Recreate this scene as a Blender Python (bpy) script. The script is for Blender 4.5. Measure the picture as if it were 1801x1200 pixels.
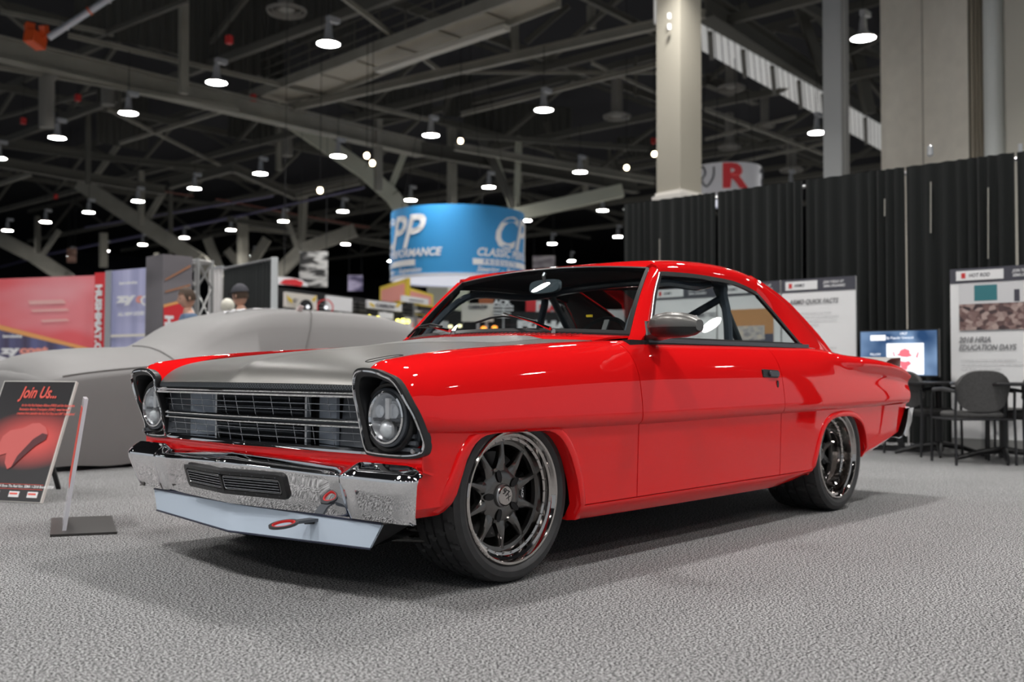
import bpy, math, random
import numpy as np
from mathutils import Vector, Matrix, Euler
PI = math.pi
for o in list(bpy.data.objects): bpy.data.objects.remove(o)
sc = bpy.context.scene
col = sc.collection
random.seed(7); RNG = np.random.default_rng(7)

# ------------------------------------------------------------------ camera
F_PX, CX, CY, CZ, YAW, PITCH, ROLL = 1768.3269, -2.8431, -3.3849, 0.7875, 0.7302, 0.0325, 0.0035
W_PX, H_PX = 1801, 1200
cam_pos = np.array([CX, CY, CZ])
c_dir = np.array([math.cos(YAW)*math.cos(PITCH), math.sin(YAW)*math.cos(PITCH), math.sin(PITCH)])
_r = np.array([math.sin(YAW), -math.cos(YAW), 0.0]); _u = np.cross(_r, c_dir)
c_right = _r*math.cos(ROLL)+_u*math.sin(ROLL); c_up = -_r*math.sin(ROLL)+_u*math.cos(ROLL)
cd = bpy.data.cameras.new('camera'); co = bpy.data.objects.new('camera', cd); col.objects.link(co)
M = Matrix.Identity(4)
for i in range(3):
    M[i][0] = c_right[i]; M[i][1] = c_up[i]; M[i][2] = -c_dir[i]; M[i][3] = cam_pos[i]
co.matrix_world = M
cd.sensor_fit = 'HORIZONTAL'; cd.sensor_width = 36.0; cd.lens = 36.0*F_PX/W_PX
cd.clip_start = .05; cd.clip_end = 600
cd.dof.use_dof = True; cd.dof.focus_distance = 4.05; cd.dof.aperture_fstop = 2.2
sc.camera = co

def ray(u, v):
    return c_dir + c_right*((u-W_PX/2)/F_PX) - c_up*((v-H_PX/2)/F_PX)
def at(u, v, x=None, y=None, z=None, d=None):
    """the point of the place seen at a pixel of the photograph, on a given plane or at a given depth"""
    q = ray(u, v)
    if d is not None: t = d
    elif x is not None: t = (x-cam_pos[0])/q[0]
    elif y is not None: t = (y-cam_pos[1])/q[1]
    else: t = (z-cam_pos[2])/q[2]
    return cam_pos+q*t

# ------------------------------------------------------------------ world, exposure
w = bpy.data.worlds.new('world'); sc.world = w; w.use_nodes = True
bg = w.node_tree.nodes['Background']
bg.inputs[0].default_value = (.88, .94, 1.0, 1); bg.inputs[1].default_value = .25
sc.view_settings.view_transform = 'Standard'; sc.view_settings.look = 'None'
sc.view_settings.exposure = 0.75; sc.view_settings.gamma = 1.0
sc.view_settings.use_curve_mapping = False

# ------------------------------------------------------------------ materials
MATS = {}
def mat(name, c, rough=.5, metal=0., coat=0., coat_rough=.03, noise=None, bump=None, spec=.5, emit=None, sheen=0., aniso=None):
    if name in MATS: return MATS[name]
    m = bpy.data.materials.new(name); m.use_nodes = True
    nt = m.node_tree; b = nt.nodes['Principled BSDF']
    b.inputs['Base Color'].default_value = (*c, 1); b.inputs['Roughness'].default_value = rough
    b.inputs['Metallic'].default_value = metal; b.inputs['Coat Weight'].default_value = coat
    b.inputs['Coat Roughness'].default_value = coat_rough; b.inputs['Specular IOR Level'].default_value = spec
    if sheen: b.inputs['Sheen Weight'].default_value = sheen
    if emit:
        b.inputs['Emission Color'].default_value = (*emit[0], 1); b.inputs['Emission Strength'].default_value = emit[1]
    if noise or bump:
        tc = nt.nodes.new('ShaderNodeTexCoord')
    if noise:                                     # (scale, amount)
        n = nt.nodes.new('ShaderNodeTexNoise'); n.inputs['Scale'].default_value = noise[0]; n.inputs['Detail'].default_value = 4
        nt.links.new(tc.outputs['Object'], n.inputs['Vector'])
        r = nt.nodes.new('ShaderNodeValToRGB'); a = noise[1]
        r.color_ramp.elements[0].position = .3; r.color_ramp.elements[1].position = .7
        r.color_ramp.elements[0].color = (*[max(0, v*(1-a)) for v in c], 1)
        r.color_ramp.elements[1].color = (*[min(1, v*(1+a)) for v in c], 1)
        nt.links.new(n.outputs['Fac'], r.inputs[0]); nt.links.new(r.outputs[0], b.inputs['Base Color'])
    if bump:                                      # (scale, strength, distance)
        n2 = nt.nodes.new('ShaderNodeTexNoise'); n2.inputs['Scale'].default_value = bump[0]; n2.inputs['Detail'].default_value = 3
        nt.links.new(tc.outputs['Object'], n2.inputs['Vector'])
        bp = nt.nodes.new('ShaderNodeBump'); bp.inputs['Strength'].default_value = bump[1]; bp.inputs['Distance'].default_value = bump[2]
        nt.links.new(n2.outputs['Fac'], bp.inputs['Height']); nt.links.new(bp.outputs[0], b.inputs['Normal'])
    MATS[name] = m
    return m
RED = mat('red paint', (.80, .0085, .010), .4, 0, 1.0, .02, spec=.0)
SATIN = mat('satin grey paint', (.20, .195, .185), .36, .75, noise=(3, .04))
LIGHTSATIN = mat('pale grey satin', (.56, .65, .76), .45, .1)  # paler, bluer tone than the satin grey
CHROME = mat('chrome', (.86, .86, .87), .035, 1.0)
DKCHROME = mat('smoked chrome', (.50, .47, .45), .06, 1.0)
GUN = mat('dark metal', (.17, .165, .16), .24, .95)
BLACK = mat('black plastic', (.012, .012, .013), .35)
BLACKM = mat('matte black', (.010, .010, .011), .8)
TRIMG = mat('dark grey plastic', (.075, .084, .098), .45)
RUBBER = mat('tyre rubber', (.028, .028, .029), .5, noise=(30, .15))
DUCT = mat('pale duct panel', (.30, .34, .40), .5, .2)
STEEL = mat('brushed steel', (.45, .45, .46), .3, 1.0)
WHITE = mat('white print', (.85, .85, .86), .5)
BLUEGREY = mat('roll cage paint', (.05, .065, .085), .35, 0, .5)
ALU = mat('aluminium', (.6, .61, .62), .35, .9)

def glass(name, tint, refl=1.0):
    m = bpy.data.materials.new(name); m.use_nodes = True; nt = m.node_tree; nt.nodes.clear()
    o = nt.nodes.new('ShaderNodeOutputMaterial'); mx = nt.nodes.new('ShaderNodeMixShader')
    t = nt.nodes.new('ShaderNodeBsdfTransparent'); g = nt.nodes.new('ShaderNodeBsdfGlossy'); f = nt.nodes.new('ShaderNodeFresnel')
    t.inputs[0].default_value = (*tint, 1); g.inputs['Roughness'].default_value = .01; g.inputs[0].default_value = (refl, refl, refl, 1)
    ge = nt.nodes.new('ShaderNodeNewGeometry'); ma = nt.nodes.new('ShaderNodeMath'); ma.operation = 'MULTIPLY_ADD'
    ma.inputs[1].default_value = -.8333; ma.inputs[2].default_value = 1.5      # a thin pane: the same reflectance from either side
    nt.links.new(ge.outputs['Backfacing'], ma.inputs[0]); nt.links.new(ma.outputs[0], f.inputs[0])
    nt.links.new(f.outputs[0], mx.inputs[0]); nt.links.new(t.outputs[0], mx.inputs[1]); nt.links.new(g.outputs[0], mx.inputs[2])
    nt.links.new(mx.outputs[0], o.inputs[0])
    return m
GLASS = glass('window glass', (.86, .90, .90))
CLEAR = glass('clear lens', (.95, .96, .97))

def emis(name, c, s):
    m = bpy.data.materials.new(name); m.use_nodes = True; nt = m.node_tree; nt.nodes.clear()
    o = nt.nodes.new('ShaderNodeOutputMaterial'); e = nt.nodes.new('ShaderNodeEmission')
    e.inputs[0].default_value = (*c, 1); e.inputs[1].default_value = s
    nt.links.new(e.outputs[0], o.inputs[0]); return m

# ------------------------------------------------------------------ mesh helpers
class MB:
    def __init__(s): s.v = []; s.f = []; s.m = []
    def add(s, vs, fs, mi=0):
        b = len(s.v); s.v += [tuple(float(c) for c in p) for p in vs]
        s.f += [tuple(i+b for i in f) for f in fs]; s.m += [mi]*len(fs); return s
    def grid(s, P, close_u=False, close_v=False, flip=False, mi=0):
        P = np.asarray(P, float); n, m = P.shape[:2]; fs = []
        for i in range(n if close_u else n-1):
            for j in range(m if close_v else m-1):
                a, b, c, d = i*m+j, ((i+1) % n)*m+j, ((i+1) % n)*m+(j+1) % m, i*m+(j+1) % m
                fs.append((a, d, c, b) if flip else (a, b, c, d))
        return s.add(P.reshape(-1, 3), fs, mi)
    def box(s, c, d, rot=None, mi=0):
        c = np.array(c, float); h = np.array(d, float)/2; vs = []
        for x in (-1, 1):
            for y in (-1, 1):
                for z in (-1, 1):
                    p = Vector((x*h[0], y*h[1], z*h[2]))
                    if rot is not None: p = rot @ p
                    vs.append(c+np.array(p))
        return s.add(vs, [(0, 1, 3, 2), (4, 6, 7, 5), (0, 4, 5, 1), (2, 3, 7, 6), (0, 2, 6, 4), (1, 5, 7, 3)], mi)
    def beam(s, a, b, wd, ht, up=(0, 0, 1), mi=0):
        a = np.array(a, float); b = np.array(b, float); d = b-a; L = np.linalg.norm(d); d = d/L
        up = np.array(up, float)
        if abs(d@up) > .98: up = np.array([1., 0, 0])
        r = np.cross(d, up); r /= np.linalg.norm(r); u = np.cross(r, d); vs = []
        for e in (a, b):
            for (i, j) in ((-1, -1), (1, -1), (1, 1), (-1, 1)): vs.append(e+r*wd/2*i+u*ht/2*j)
        return s.add(vs, [(0, 1, 2, 3), (7, 6, 5, 4), (0, 4, 5, 1), (1, 5, 6, 2), (2, 6, 7, 3), (3, 7, 4, 0)], mi)
    def ibeam(s, a, b, wd, ht, t=None, mi=0):
        t = t or ht*.09; a = np.array(a, float); b = np.array(b, float); o = np.array([0, 0, ht/2-t/2])
        s.beam(a+o, b+o, wd, t, mi=mi); s.beam(a-o, b-o, wd, t, mi=mi); s.beam(a, b, t, ht-2*t, mi=mi); return s
    def tube(s, pts, r, seg=8, closed=False, caps=True, mi=0):
        pts = [np.array(p, float) for p in pts]; n = len(pts); rr = r if hasattr(r, '__len__') else [r]*n
        rings = []; pu = None
        for i in range(n):
            if closed: t = pts[(i+1) % n]-pts[i-1]
            else: t = pts[min(i+1, n-1)]-pts[max(i-1, 0)]
            t = t/(np.linalg.norm(t)+1e-12)
            if pu is None:
                pu = np.array([0, 0, 1.]) if abs(t[2]) < .9 else np.array([1., 0, 0])
            u = pu-t*(pu@t); u /= np.linalg.norm(u); pu = u; q = np.cross(t, u)
            rings.append([pts[i]+(u*math.cos(2*PI*k/seg)+q*math.sin(2*PI*k/seg))*rr[i] for k in range(seg)])
        b = len(s.v); s.grid(rings, close_u=closed, close_v=True, mi=mi)
        if caps and not closed:
            s.f.append(tuple(b+k for k in range(seg))); s.m.append(mi)
            s.f.append(tuple(b+(n-1)*seg+k for k in reversed(range(seg)))); s.m.append(mi)
        return s
    def lathe(s, prof, c=(0, 0, 0), axis='z', seg=32, mi=0, flip=False, a0=0, a1=None):
        """prof: (radius, height along the axis)"""
        P = []; full = a1 is None; N = seg if full else seg+1
        for k in range(N):
            a = a0+(2*PI*k/seg if full else (a1-a0)*k/seg); row = []
            for (r, h) in prof:
                x, y = r*math.cos(a), r*math.sin(a)
                p = {'z': (x, y, h), 'y': (x, h, y), 'x': (h, x, y)}[axis]
                row.append((p[0]+c[0], p[1]+c[1], p[2]+c[2]))
            P.append(row)
        if axis == 'y': flip = not flip
        return s.grid(P, close_u=full, flip=not flip, mi=mi)
    def prism(s, poly, fn, d, mi=0):
        """poly of 2d points, fn(a, b, depth) -> 3d; extruded from depth 0 to d"""
        n = len(poly); vs = [fn(a, b, 0) for a, b in poly]+[fn(a, b, d) for a, b in poly]
        fs = [tuple(range(n)), tuple(reversed(range(n, 2*n)))]+[(i, i+n, (i+1) % n+n, (i+1) % n) for i in range(n)]
        return s.add(vs, fs, mi)
    def build(s, name, mats, parent=None, smooth=35, loc=None, kind=None):
        me = bpy.data.meshes.new(name)
        me.from_pydata(s.v, [], s.f)
        if not isinstance(mats, (list, tuple)): mats = [mats]
        for m in mats: me.materials.append(m)
        if len(mats) > 1: me.polygons.foreach_set('material_index', s.m)
        if smooth:
            me.polygons.foreach_set('use_smooth', [True]*len(me.polygons))
            me.update()
            try: me.set_sharp_from_angle(angle=math.radians(smooth))
            except Exception: pass
        me.validate(); me.update()
        o = bpy.data.objects.new(name, me); col.objects.link(o)
        if parent is not None: o.parent = parent
        if loc is not None: o.location = loc
        if kind: o['kind'] = kind
        return o

def fix_normals(o):
    import bmesh
    bm = bmesh.new(); bm.from_mesh(o.data); bmesh.ops.recalc_face_normals(bm, faces=bm.faces); bm.to_mesh(o.data); bm.free(); return o
def tag(o, label=None, cat=None, group=None, kind=None):
    if label: o['label'] = label
    if cat: o['category'] = cat
    if group: o['group'] = group
    if kind: o['kind'] = kind
    return o
def thing(name, label, cat, loc=(0, 0, 0), rotz=0, group=None):
    o = bpy.data.objects.new(name, None); col.objects.link(o); o.empty_display_size = .1
    o.location = loc; o.rotation_euler = (0, 0, rotz); return tag(o, label, cat, group)
def dup(root, loc=None, rotz=None, label=None, group=None):
    r = root.copy(); col.objects.link(r)
    if loc is not None: r.location = loc
    if rotz is not None: r.rotation_euler = (0, 0, rotz)
    if label: r['label'] = label
    if group: r['group'] = group
    def rec(a, b):
        for ch in list(a.children):
            c = ch.copy(); col.objects.link(c); c.parent = b; rec(ch, c)
    rec(root, r); return r

def text_mb(s, size, fn, shear=0., bold=0., depth=.0, align='LEFT', sx=1., space=1.):
    """the letters as a flat mesh; fn(a, b) -> 3d (a along the line, b up)"""
    cu = bpy.data.curves.new('t', 'FONT'); cu.body = s; cu.size = size; cu.shear = shear; cu.offset = bold
    cu.align_x = align; cu.space_character = space; cu.resolution_u = 3
    ob = bpy.data.objects.new('t', cu); col.objects.link(ob)
    dg = bpy.context.evaluated_depsgraph_get(); me = bpy.data.meshes.new_from_object(ob.evaluated_get(dg))
    mb = MB(); mb.add([fn(v.co.x*sx, v.co.y) for v in me.vertices], [tuple(p.vertices) for p in me.polygons])
    bpy.data.objects.remove(ob); bpy.data.curves.remove(cu); bpy.data.meshes.remove(me)
    return mb
def merge(*mbs):
    r = MB()
    for m in mbs: r.add(m.v, m.f); 
    return r

def thick(P, t, flip=False, mirror=False):
    """a panel: a grid of points given an inner skin at depth t and rims; normals point outward when flip is right"""
    P = np.asarray(P, float).copy()
    du = np.gradient(P, axis=0); dv = np.gradient(P, axis=1); n = np.cross(du, dv)
    n /= (np.linalg.norm(n, axis=2, keepdims=True)+1e-9)
    if flip: n = -n
    Q = P-n*t
    if mirror: P[..., 1] *= -1; Q[..., 1] *= -1; flip = not flip
    mb = MB(); mb.grid(P, flip=flip, mi=0); mb.grid(Q, flip=not flip, mi=1)
    nn, mm = P.shape[:2]; B = nn*mm
    ring = [(i, 0) for i in range(nn)]+[(nn-1, j) for j in range(1, mm)]+[(i, mm-1) for i in range(nn-2, -1, -1)]+[(0, j) for j in range(mm-2, 0, -1)]
    for k in range(len(ring)):
        a = ring[k][0]*mm+ring[k][1]; b_ = ring[(k+1) % len(ring)]; b = b_[0]*mm+b_[1]
        mb.f.append((b, a, a+B, b+B) if not flip else (a, b, b+B, a+B)); mb.m.append(0)
    return mb
def ip(x, T):
    """smooth monotone-ish interpolation of a table [(x, y), ...]"""
    xs = [a for a, _ in T]; ys = [b for _, b in T]
    if x <= xs[0]: return ys[0]
    if x >= xs[-1]: return ys[-1]
    i = int(np.searchsorted(xs, x))-1; i = max(0, min(i, len(xs)-2))
    h = xs[i+1]-xs[i]; t = (x-xs[i])/h
    d = [(ys[k+1]-ys[k])/(xs[k+1]-xs[k]) for k in range(len(xs)-1)]
    def sl(k):
        if k == 0: return d[0]
        if k == len(xs)-1: return d[-1]
        return 0 if d[k-1]*d[k] <= 0 else 2*d[k-1]*d[k]/(d[k-1]+d[k])
    m0, m1 = sl(i), sl(i+1)
    return ys[i]*(2*t**3-3*t*t+1)+m0*h*(t**3-2*t*t+t)+ys[i+1]*(-2*t**3+3*t*t)+m1*h*(t**3-t*t)
def cr(pts, n):
    """Catmull-Rom through points, n samples per span"""
    p = [np.array(q, float) for q in pts]; p = [2*p[0]-p[1]]+p+[2*p[-1]-p[-2]]; out = []
    for i in range(1, len(p)-2):
        for k in range(n):
            t = k/n; out.append(.5*((2*p[i])+(p[i+1]-p[i-1])*t+(2*p[i-1]-5*p[i]+4*p[i+1]-p[i+2])*t*t+(-p[i-1]+3*p[i]-3*p[i+1]+p[i+2])*t**3))
    out.append(p[-2]); return out
# ------------------------------------------------------------------ floor
def carpet_mat():
    m = bpy.data.materials.new('grey speckled carpet'); m.use_nodes = True; nt = m.node_tree; b = nt.nodes['Principled BSDF']
    b.inputs['Roughness'].default_value = .95; b.inputs['Specular IOR Level'].default_value = .1
    tc = nt.nodes.new('ShaderNodeTexCoord')
    v = nt.nodes.new('ShaderNodeTexNoise'); v.inputs['Scale'].default_value = 130; v.inputs['Detail'].default_value = 3; v.inputs['Roughness'].default_value = .8
    r = nt.nodes.new('ShaderNodeValToRGB'); e = r.color_ramp.elements
    e[0].position = .445; e[0].color = (.012, .012, .014, 1); e[1].position = .56; e[1].color = (.52, .52, .52, 1)
    k = e.new(.49); k.color = (.14, .14, .142, 1)
    n2 = nt.nodes.new('ShaderNodeTexNoise'); n2.inputs['Scale'].default_value = 1.2; n2.inputs['Detail'].default_value = 2
    mp = nt.nodes.new('ShaderNodeMapRange'); mp.inputs[3].default_value = .88; mp.inputs[4].default_value = 1.1
    mx = nt.nodes.new('ShaderNodeMix'); mx.data_type = 'RGBA'; mx.blend_type = 'MULTIPLY'; mx.inputs[0].default_value = 1
    nt.links.new(tc.outputs['Object'], v.inputs['Vector']); nt.links.new(tc.outputs['Object'], n2.inputs['Vector'])
    nt.links.new(v.outputs['Fac'], r.inputs[0]); nt.links.new(n2.outputs['Fac'], mp.inputs[0])
    nt.links.new(r.outputs[0], mx.inputs[6]); nt.links.new(mp.outputs[0], mx.inputs[7]); nt.links.new(mx.outputs[2], b.inputs['Base Color'])
    bp = nt.nodes.new('ShaderNodeBump'); bp.inputs['Strength'].default_value = .8; bp.inputs['Distance'].default_value = .004
    nt.links.new(v.outputs['Fac'], bp.inputs['Height']); nt.links.new(bp.outputs[0], b.inputs['Normal'])
    return m
fl = MB(); fl.grid([[(x, y, 0) for y in np.linspace(-25, 130, 32)] for x in np.linspace(-25, 150, 36)])
floor = fl.build('floor', carpet_mat(), None, smooth=0); tag(floor, 'speckled grey carpet over the whole hall', None, kind='structure')
# ------------------------------------------------------------------ roof of the hall: deck, girders, braces, catwalk, ducts
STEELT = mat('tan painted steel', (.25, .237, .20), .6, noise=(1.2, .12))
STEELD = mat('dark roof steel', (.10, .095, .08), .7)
DECK = mat('dark roof deck', (.012, .012, .015), .9)
CORR = mat('corrugated wall', (.07, .068, .060), .7)
CONC = mat('beige wall coating', (.78, .73, .64), .85, noise=(3, .05), bump=(20, .2, .01))
GREYP = mat('pale grey column paint', (.42, .43, .43), .6)
RZ = 15.5
ceiling = MB().box((55, 45, RZ+.1), (190, 170, .2)).build('ceiling', DECK, None, smooth=0); tag(ceiling, 'black roof deck high above the trusses', None, kind='structure')
def par(mb, name, m, label=None, smooth=35):
    o = mb.build(name, m, ceiling, smooth=smooth)
    if label: o['label'] = label
    return o
def pbeam(u1, v1, u2, v2, wpx, z=10.5, m=None, name='beam', kind='i', rise=None):
    a = at(u1, v1, z=z); b = at(u2, v2, z=z if rise is None else rise)
    d = ((a-cam_pos)@c_dir+(b-cam_pos)@c_dir)/2; w_ = wpx/F_PX*d
    mb = MB()
    if kind == 'i': mb.ibeam(a, b, w_*.75, w_)
    elif kind == 't': mb.tube([a, b], w_/2, 8)
    else: mb.beam(a, b, w_, w_*kind if isinstance(kind, float) else w_*.5)
    return par(mb, name, m or STEELT)
def dbeam(u1, v1, u2, v2, wpx, d1, d2=None, m=None, name='brace', f=.7):
    d2 = d2 or d1; a = at(u1, v1, d=d1); b = at(u2, v2, d=d2); w_ = wpx/F_PX*(d1+d2)/2
    return par(MB().beam(a, b, w_*f, w_), name, m or STEELT)
# girders and purlins: (u1, v1, u2, v2, width, height over the floor)
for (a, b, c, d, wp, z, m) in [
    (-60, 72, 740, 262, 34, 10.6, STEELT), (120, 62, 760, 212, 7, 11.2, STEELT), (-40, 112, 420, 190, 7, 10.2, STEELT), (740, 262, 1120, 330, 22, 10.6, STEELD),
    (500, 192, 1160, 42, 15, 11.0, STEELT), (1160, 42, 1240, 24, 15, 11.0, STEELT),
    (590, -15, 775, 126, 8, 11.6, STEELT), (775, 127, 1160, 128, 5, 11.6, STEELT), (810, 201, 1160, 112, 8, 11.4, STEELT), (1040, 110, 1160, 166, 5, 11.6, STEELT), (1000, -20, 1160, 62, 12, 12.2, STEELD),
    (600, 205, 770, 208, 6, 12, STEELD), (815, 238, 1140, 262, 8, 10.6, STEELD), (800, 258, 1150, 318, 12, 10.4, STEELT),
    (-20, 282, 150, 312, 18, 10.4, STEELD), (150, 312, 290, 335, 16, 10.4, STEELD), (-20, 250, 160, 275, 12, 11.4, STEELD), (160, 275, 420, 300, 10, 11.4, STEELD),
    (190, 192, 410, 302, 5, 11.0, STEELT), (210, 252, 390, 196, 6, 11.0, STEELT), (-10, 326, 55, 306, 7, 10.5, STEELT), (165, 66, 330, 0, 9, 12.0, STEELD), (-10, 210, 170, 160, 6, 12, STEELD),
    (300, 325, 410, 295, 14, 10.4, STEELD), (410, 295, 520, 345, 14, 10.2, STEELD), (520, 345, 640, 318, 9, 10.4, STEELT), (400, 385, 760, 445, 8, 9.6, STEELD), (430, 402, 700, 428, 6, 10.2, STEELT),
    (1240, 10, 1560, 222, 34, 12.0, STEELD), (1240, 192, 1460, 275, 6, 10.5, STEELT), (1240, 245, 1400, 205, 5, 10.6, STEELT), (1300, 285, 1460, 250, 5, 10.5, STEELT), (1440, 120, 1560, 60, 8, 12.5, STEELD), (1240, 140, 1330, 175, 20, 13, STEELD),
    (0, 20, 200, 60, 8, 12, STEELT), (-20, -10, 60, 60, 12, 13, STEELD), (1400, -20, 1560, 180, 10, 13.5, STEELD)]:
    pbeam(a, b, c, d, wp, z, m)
for (a, b, c, d, wp) in [(150, 400, 480, 345, 3), (80, 448, 430, 378, 5), (0, 470, 90, 446, 4), (430, 378, 640, 330, 4)]:
    pbeam(a, b, c, d, wp, 10.0, mat('bluish pipe', (.16, .15, .26), .4, .3), 'pipe', 't')
for (a, b, c, d, wp) in [(60, 300, 340, 345, 3), (380, 350, 640, 400, 3), (480, 370, 650, 400, 3)]:
    pbeam(a, b, c, d, wp, 10.6, mat('reddish pipe', (.16, .05, .035), .5), 'pipe', 't')
# posts and braces between the girders
for (u, v1, v2, wp, d) in [(323, -10, 165, 15, 33), (155, 190, 325, 8, 45), (665, 210, 335, 13, 42), (795, 225, 358, 15, 46), (912, 240, 322, 12, 50), (1030, 275, 350, 9, 55), (300, 330, 470, 7, 58), (427, 380, 470, 16, 60), (182, 410, 470, 12, 60), (530, 340, 430, 9, 60), (1072, 250, 330, 6, 60), (905, 20, 90, 14, 38), (1040, 10, 50, 14, 36), (490, 180, 300, 9, 50), (1118, 100, 170, 6, 40), (210, 140, 190, 6, 40), (66, 380, 445, 8, 60), (248, 300, 395, 9, 55)]:
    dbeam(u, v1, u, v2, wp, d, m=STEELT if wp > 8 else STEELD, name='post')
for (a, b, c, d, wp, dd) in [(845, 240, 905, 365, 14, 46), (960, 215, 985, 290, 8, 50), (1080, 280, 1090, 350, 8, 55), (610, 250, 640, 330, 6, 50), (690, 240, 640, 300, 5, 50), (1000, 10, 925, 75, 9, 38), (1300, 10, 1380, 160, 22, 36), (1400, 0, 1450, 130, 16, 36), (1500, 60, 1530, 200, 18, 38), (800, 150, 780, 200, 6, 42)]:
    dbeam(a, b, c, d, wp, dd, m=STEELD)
# regular roof trusses over the lamp grid
for k in range(6):
    x = 16.8+8.36*k
    par(MB().beam((x, 5, 12.0), (x, 85, 12.0), .22, .28), 'truss_chord', STEELD); par(MB().beam((x, 5, 14.6), (x, 85, 14.6), .22, .28), 'truss_chord', STEELD)
    for j in range(15):
        y = 5+5.09*j; f = j % 2
        par(MB().beam((x, y, 12.1 if f else 14.5), (x, y+5.09, 14.5 if f else 12.1), .14, .18), 'truss_web', STEELD)
for k in range(6):
    y = 11.6+10.18*k
    par(MB().beam((8, y, 13.2), (70, y, 13.2), .16, .30), 'purlin', STEELD)
# tree columns: trunk, arms with forked struts
def tree(trunk, dd, arms, forks, m, label, wt):
    a = at(trunk, 657, d=dd); top = at(trunk, trunk_top, d=dd)
    t = thing('tree_column', label, 'column', (a[0], a[1], 0), 0, None)
    def rel(p): return np.array(p)-np.array([a[0], a[1], 0])
    w_ = wt/F_PX*dd
    MB().beam(rel([a[0], a[1], 0]), rel(top), w_, w_).build('trunk', m, t)
    for L, wp in arms:
        pts = [rel(at(u, v, d=d2)) for u, v, d2 in L]; mb = MB(); ww = wp/F_PX*dd
        for p, q in zip(pts, pts[1:]): mb.ibeam(p, q, ww*.8, ww, t=ww*.12) if 0 else mb.beam(p, q, ww*.6, ww)
        mb.build('arm', m, t)
    for (u1, v1, u2, v2, wp, d2) in forks:
        MB().beam(rel(at(u1, v1, d=d2)), rel(at(u2, v2, d=d2)), wp/F_PX*d2*.6, wp/F_PX*d2).build('strut', m, t)
    return t
trunk_top = 480
PALE = mat('pale green steel', (.50, .50, .40), .6)
tree(788, 46, [([(788, 490, 46), (690, 345, 46), (640, 300, 46), (505, 208, 46)], 27), ([(788, 490, 46), (905, 378, 46), (1095, 335, 46)], 22)], [(668, 335, 664, 225, 11, 46), (685, 335, 712, 268, 10, 46), (905, 378, 868, 268, 11, 46), (908, 375, 912, 250, 10, 46)], PALE, 'pale steel tree column with forked arms above the blue round sign', 52)
trunk_top = 520
tree(415, 58, [([(415, 530, 58), (350, 458, 58), (248, 392, 58), (140, 322, 58)], 26), ([(470, 500, 58), (530, 440, 58), (625, 405, 58)], 22)], [(248, 398, 248, 300, 11, 58), (256, 390, 290, 335, 10, 58), (525, 440, 500, 375, 9, 58), (532, 440, 537, 340, 9, 58), (160, 322, 210, 252, 9, 58)], STEELT, 'tan steel tree column with forked arms behind the lattice tower', 26)
tree(170, 62, [([(170, 540, 62), (115, 487, 62), (60, 450, 62), (-40, 400, 62)], 24)], [(66, 450, 66, 385, 9, 62), (74, 450, 104, 405, 8, 62)], STEELT, 'tan steel tree column with forked arms above the pink banner wall', 16)
for (a, b, c, d, wp) in [(365, 420, 392, 490, 16), (400, 440, 440, 490, 14), (470, 420, 420, 500, 15), (275, 445, 290, 500, 8)]:
    dbeam(a, b, c, d, wp, 66)
# catwalk running across the upper left: floor plates, edge beams, rails
cw = MB()
A0, A1, B0, B1 = at(440, 168, z=11.3), at(930, -20, z=11.3), at(512, 186, z=11.3), at(985, 2, z=11.3)
PLATE = mat('catwalk plate', (.34, .31, .25), .7)
for k in range(7):
    t0, t1 = k/7+.006, (k+1)/7-.006
    P = [A0+(A1-A0)*t0, A0+(A1-A0)*t1, B0+(B1-B0)*t1, B0+(B1-B0)*t0]
    mb = MB(); mb.add(P+[p+np.array([0, 0, .08]) for p in P], [(0, 1, 2, 3), (7, 6, 5, 4), (0, 4, 5, 1), (1, 5, 6, 2), (2, 6, 7, 3), (3, 7, 4, 0)]); par(mb, 'catwalk_plate', PLATE, smooth=0)
par(MB().beam(A0, A1, .12, .35), 'edge_beam', STEELT); par(MB().beam(B0, B1, .12, .35), 'edge_beam', STEELT)
for h in (.45, .8, 1.15): par(MB().tube([A0+[0, 0, h], A1+[0, 0, h]], .035, 6), 'rail', STEELD)
for k in range(12):
    p = A0+(A1-A0)*k/11; par(MB().tube([p, p+np.array([0, 0, 1.15])], .035, 6), 'rail_post', STEELD)
par(MB().beam(at(665, 124, z=10.9), at(892, 48, z=10.9), .28, .16), 'strip_light_housing', mat('pale strip housing', (.50, .48, .42), .6))
# corrugated partitions hanging between the girders
def corr(u1, u2, v1, v2, d1, d2, n):
    a = at(u1, v2, d=d1); b = at(u2, v2, d=d2); zt = at(u1, v1, d=d1)[2]; zb = a[2]; G = []
    for k in range(n*4+1):
        p = a+(b-a)*k/(n*4); o = .09 if (k % 4) in (1, 2) else 0
        q = p+np.array([c_dir[0], c_dir[1], 0])*o; G.append([(q[0], q[1], zb), (q[0], q[1], min(zt, RZ))])
    par(MB().grid(G), 'corrugated_panel', CORR, smooth=0)
corr(325, 500, -60, 112, 36, 38, 12); corr(130, 325, -60, 60, 34, 36, 10); corr(500, 620, -60, 70, 38, 40, 8); corr(400, 520, 165, 240, 50, 52, 12); corr(620, 760, 135, 190, 45, 47, 9)
corr(780, 830, 130, 205, 48, 48, 5); corr(815, 1005, 170, 245, 52, 54, 14); corr(170, 260, 150, 250, 48, 50, 8); corr(1085, 1150, 240, 275, 60, 60, 8)
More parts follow.
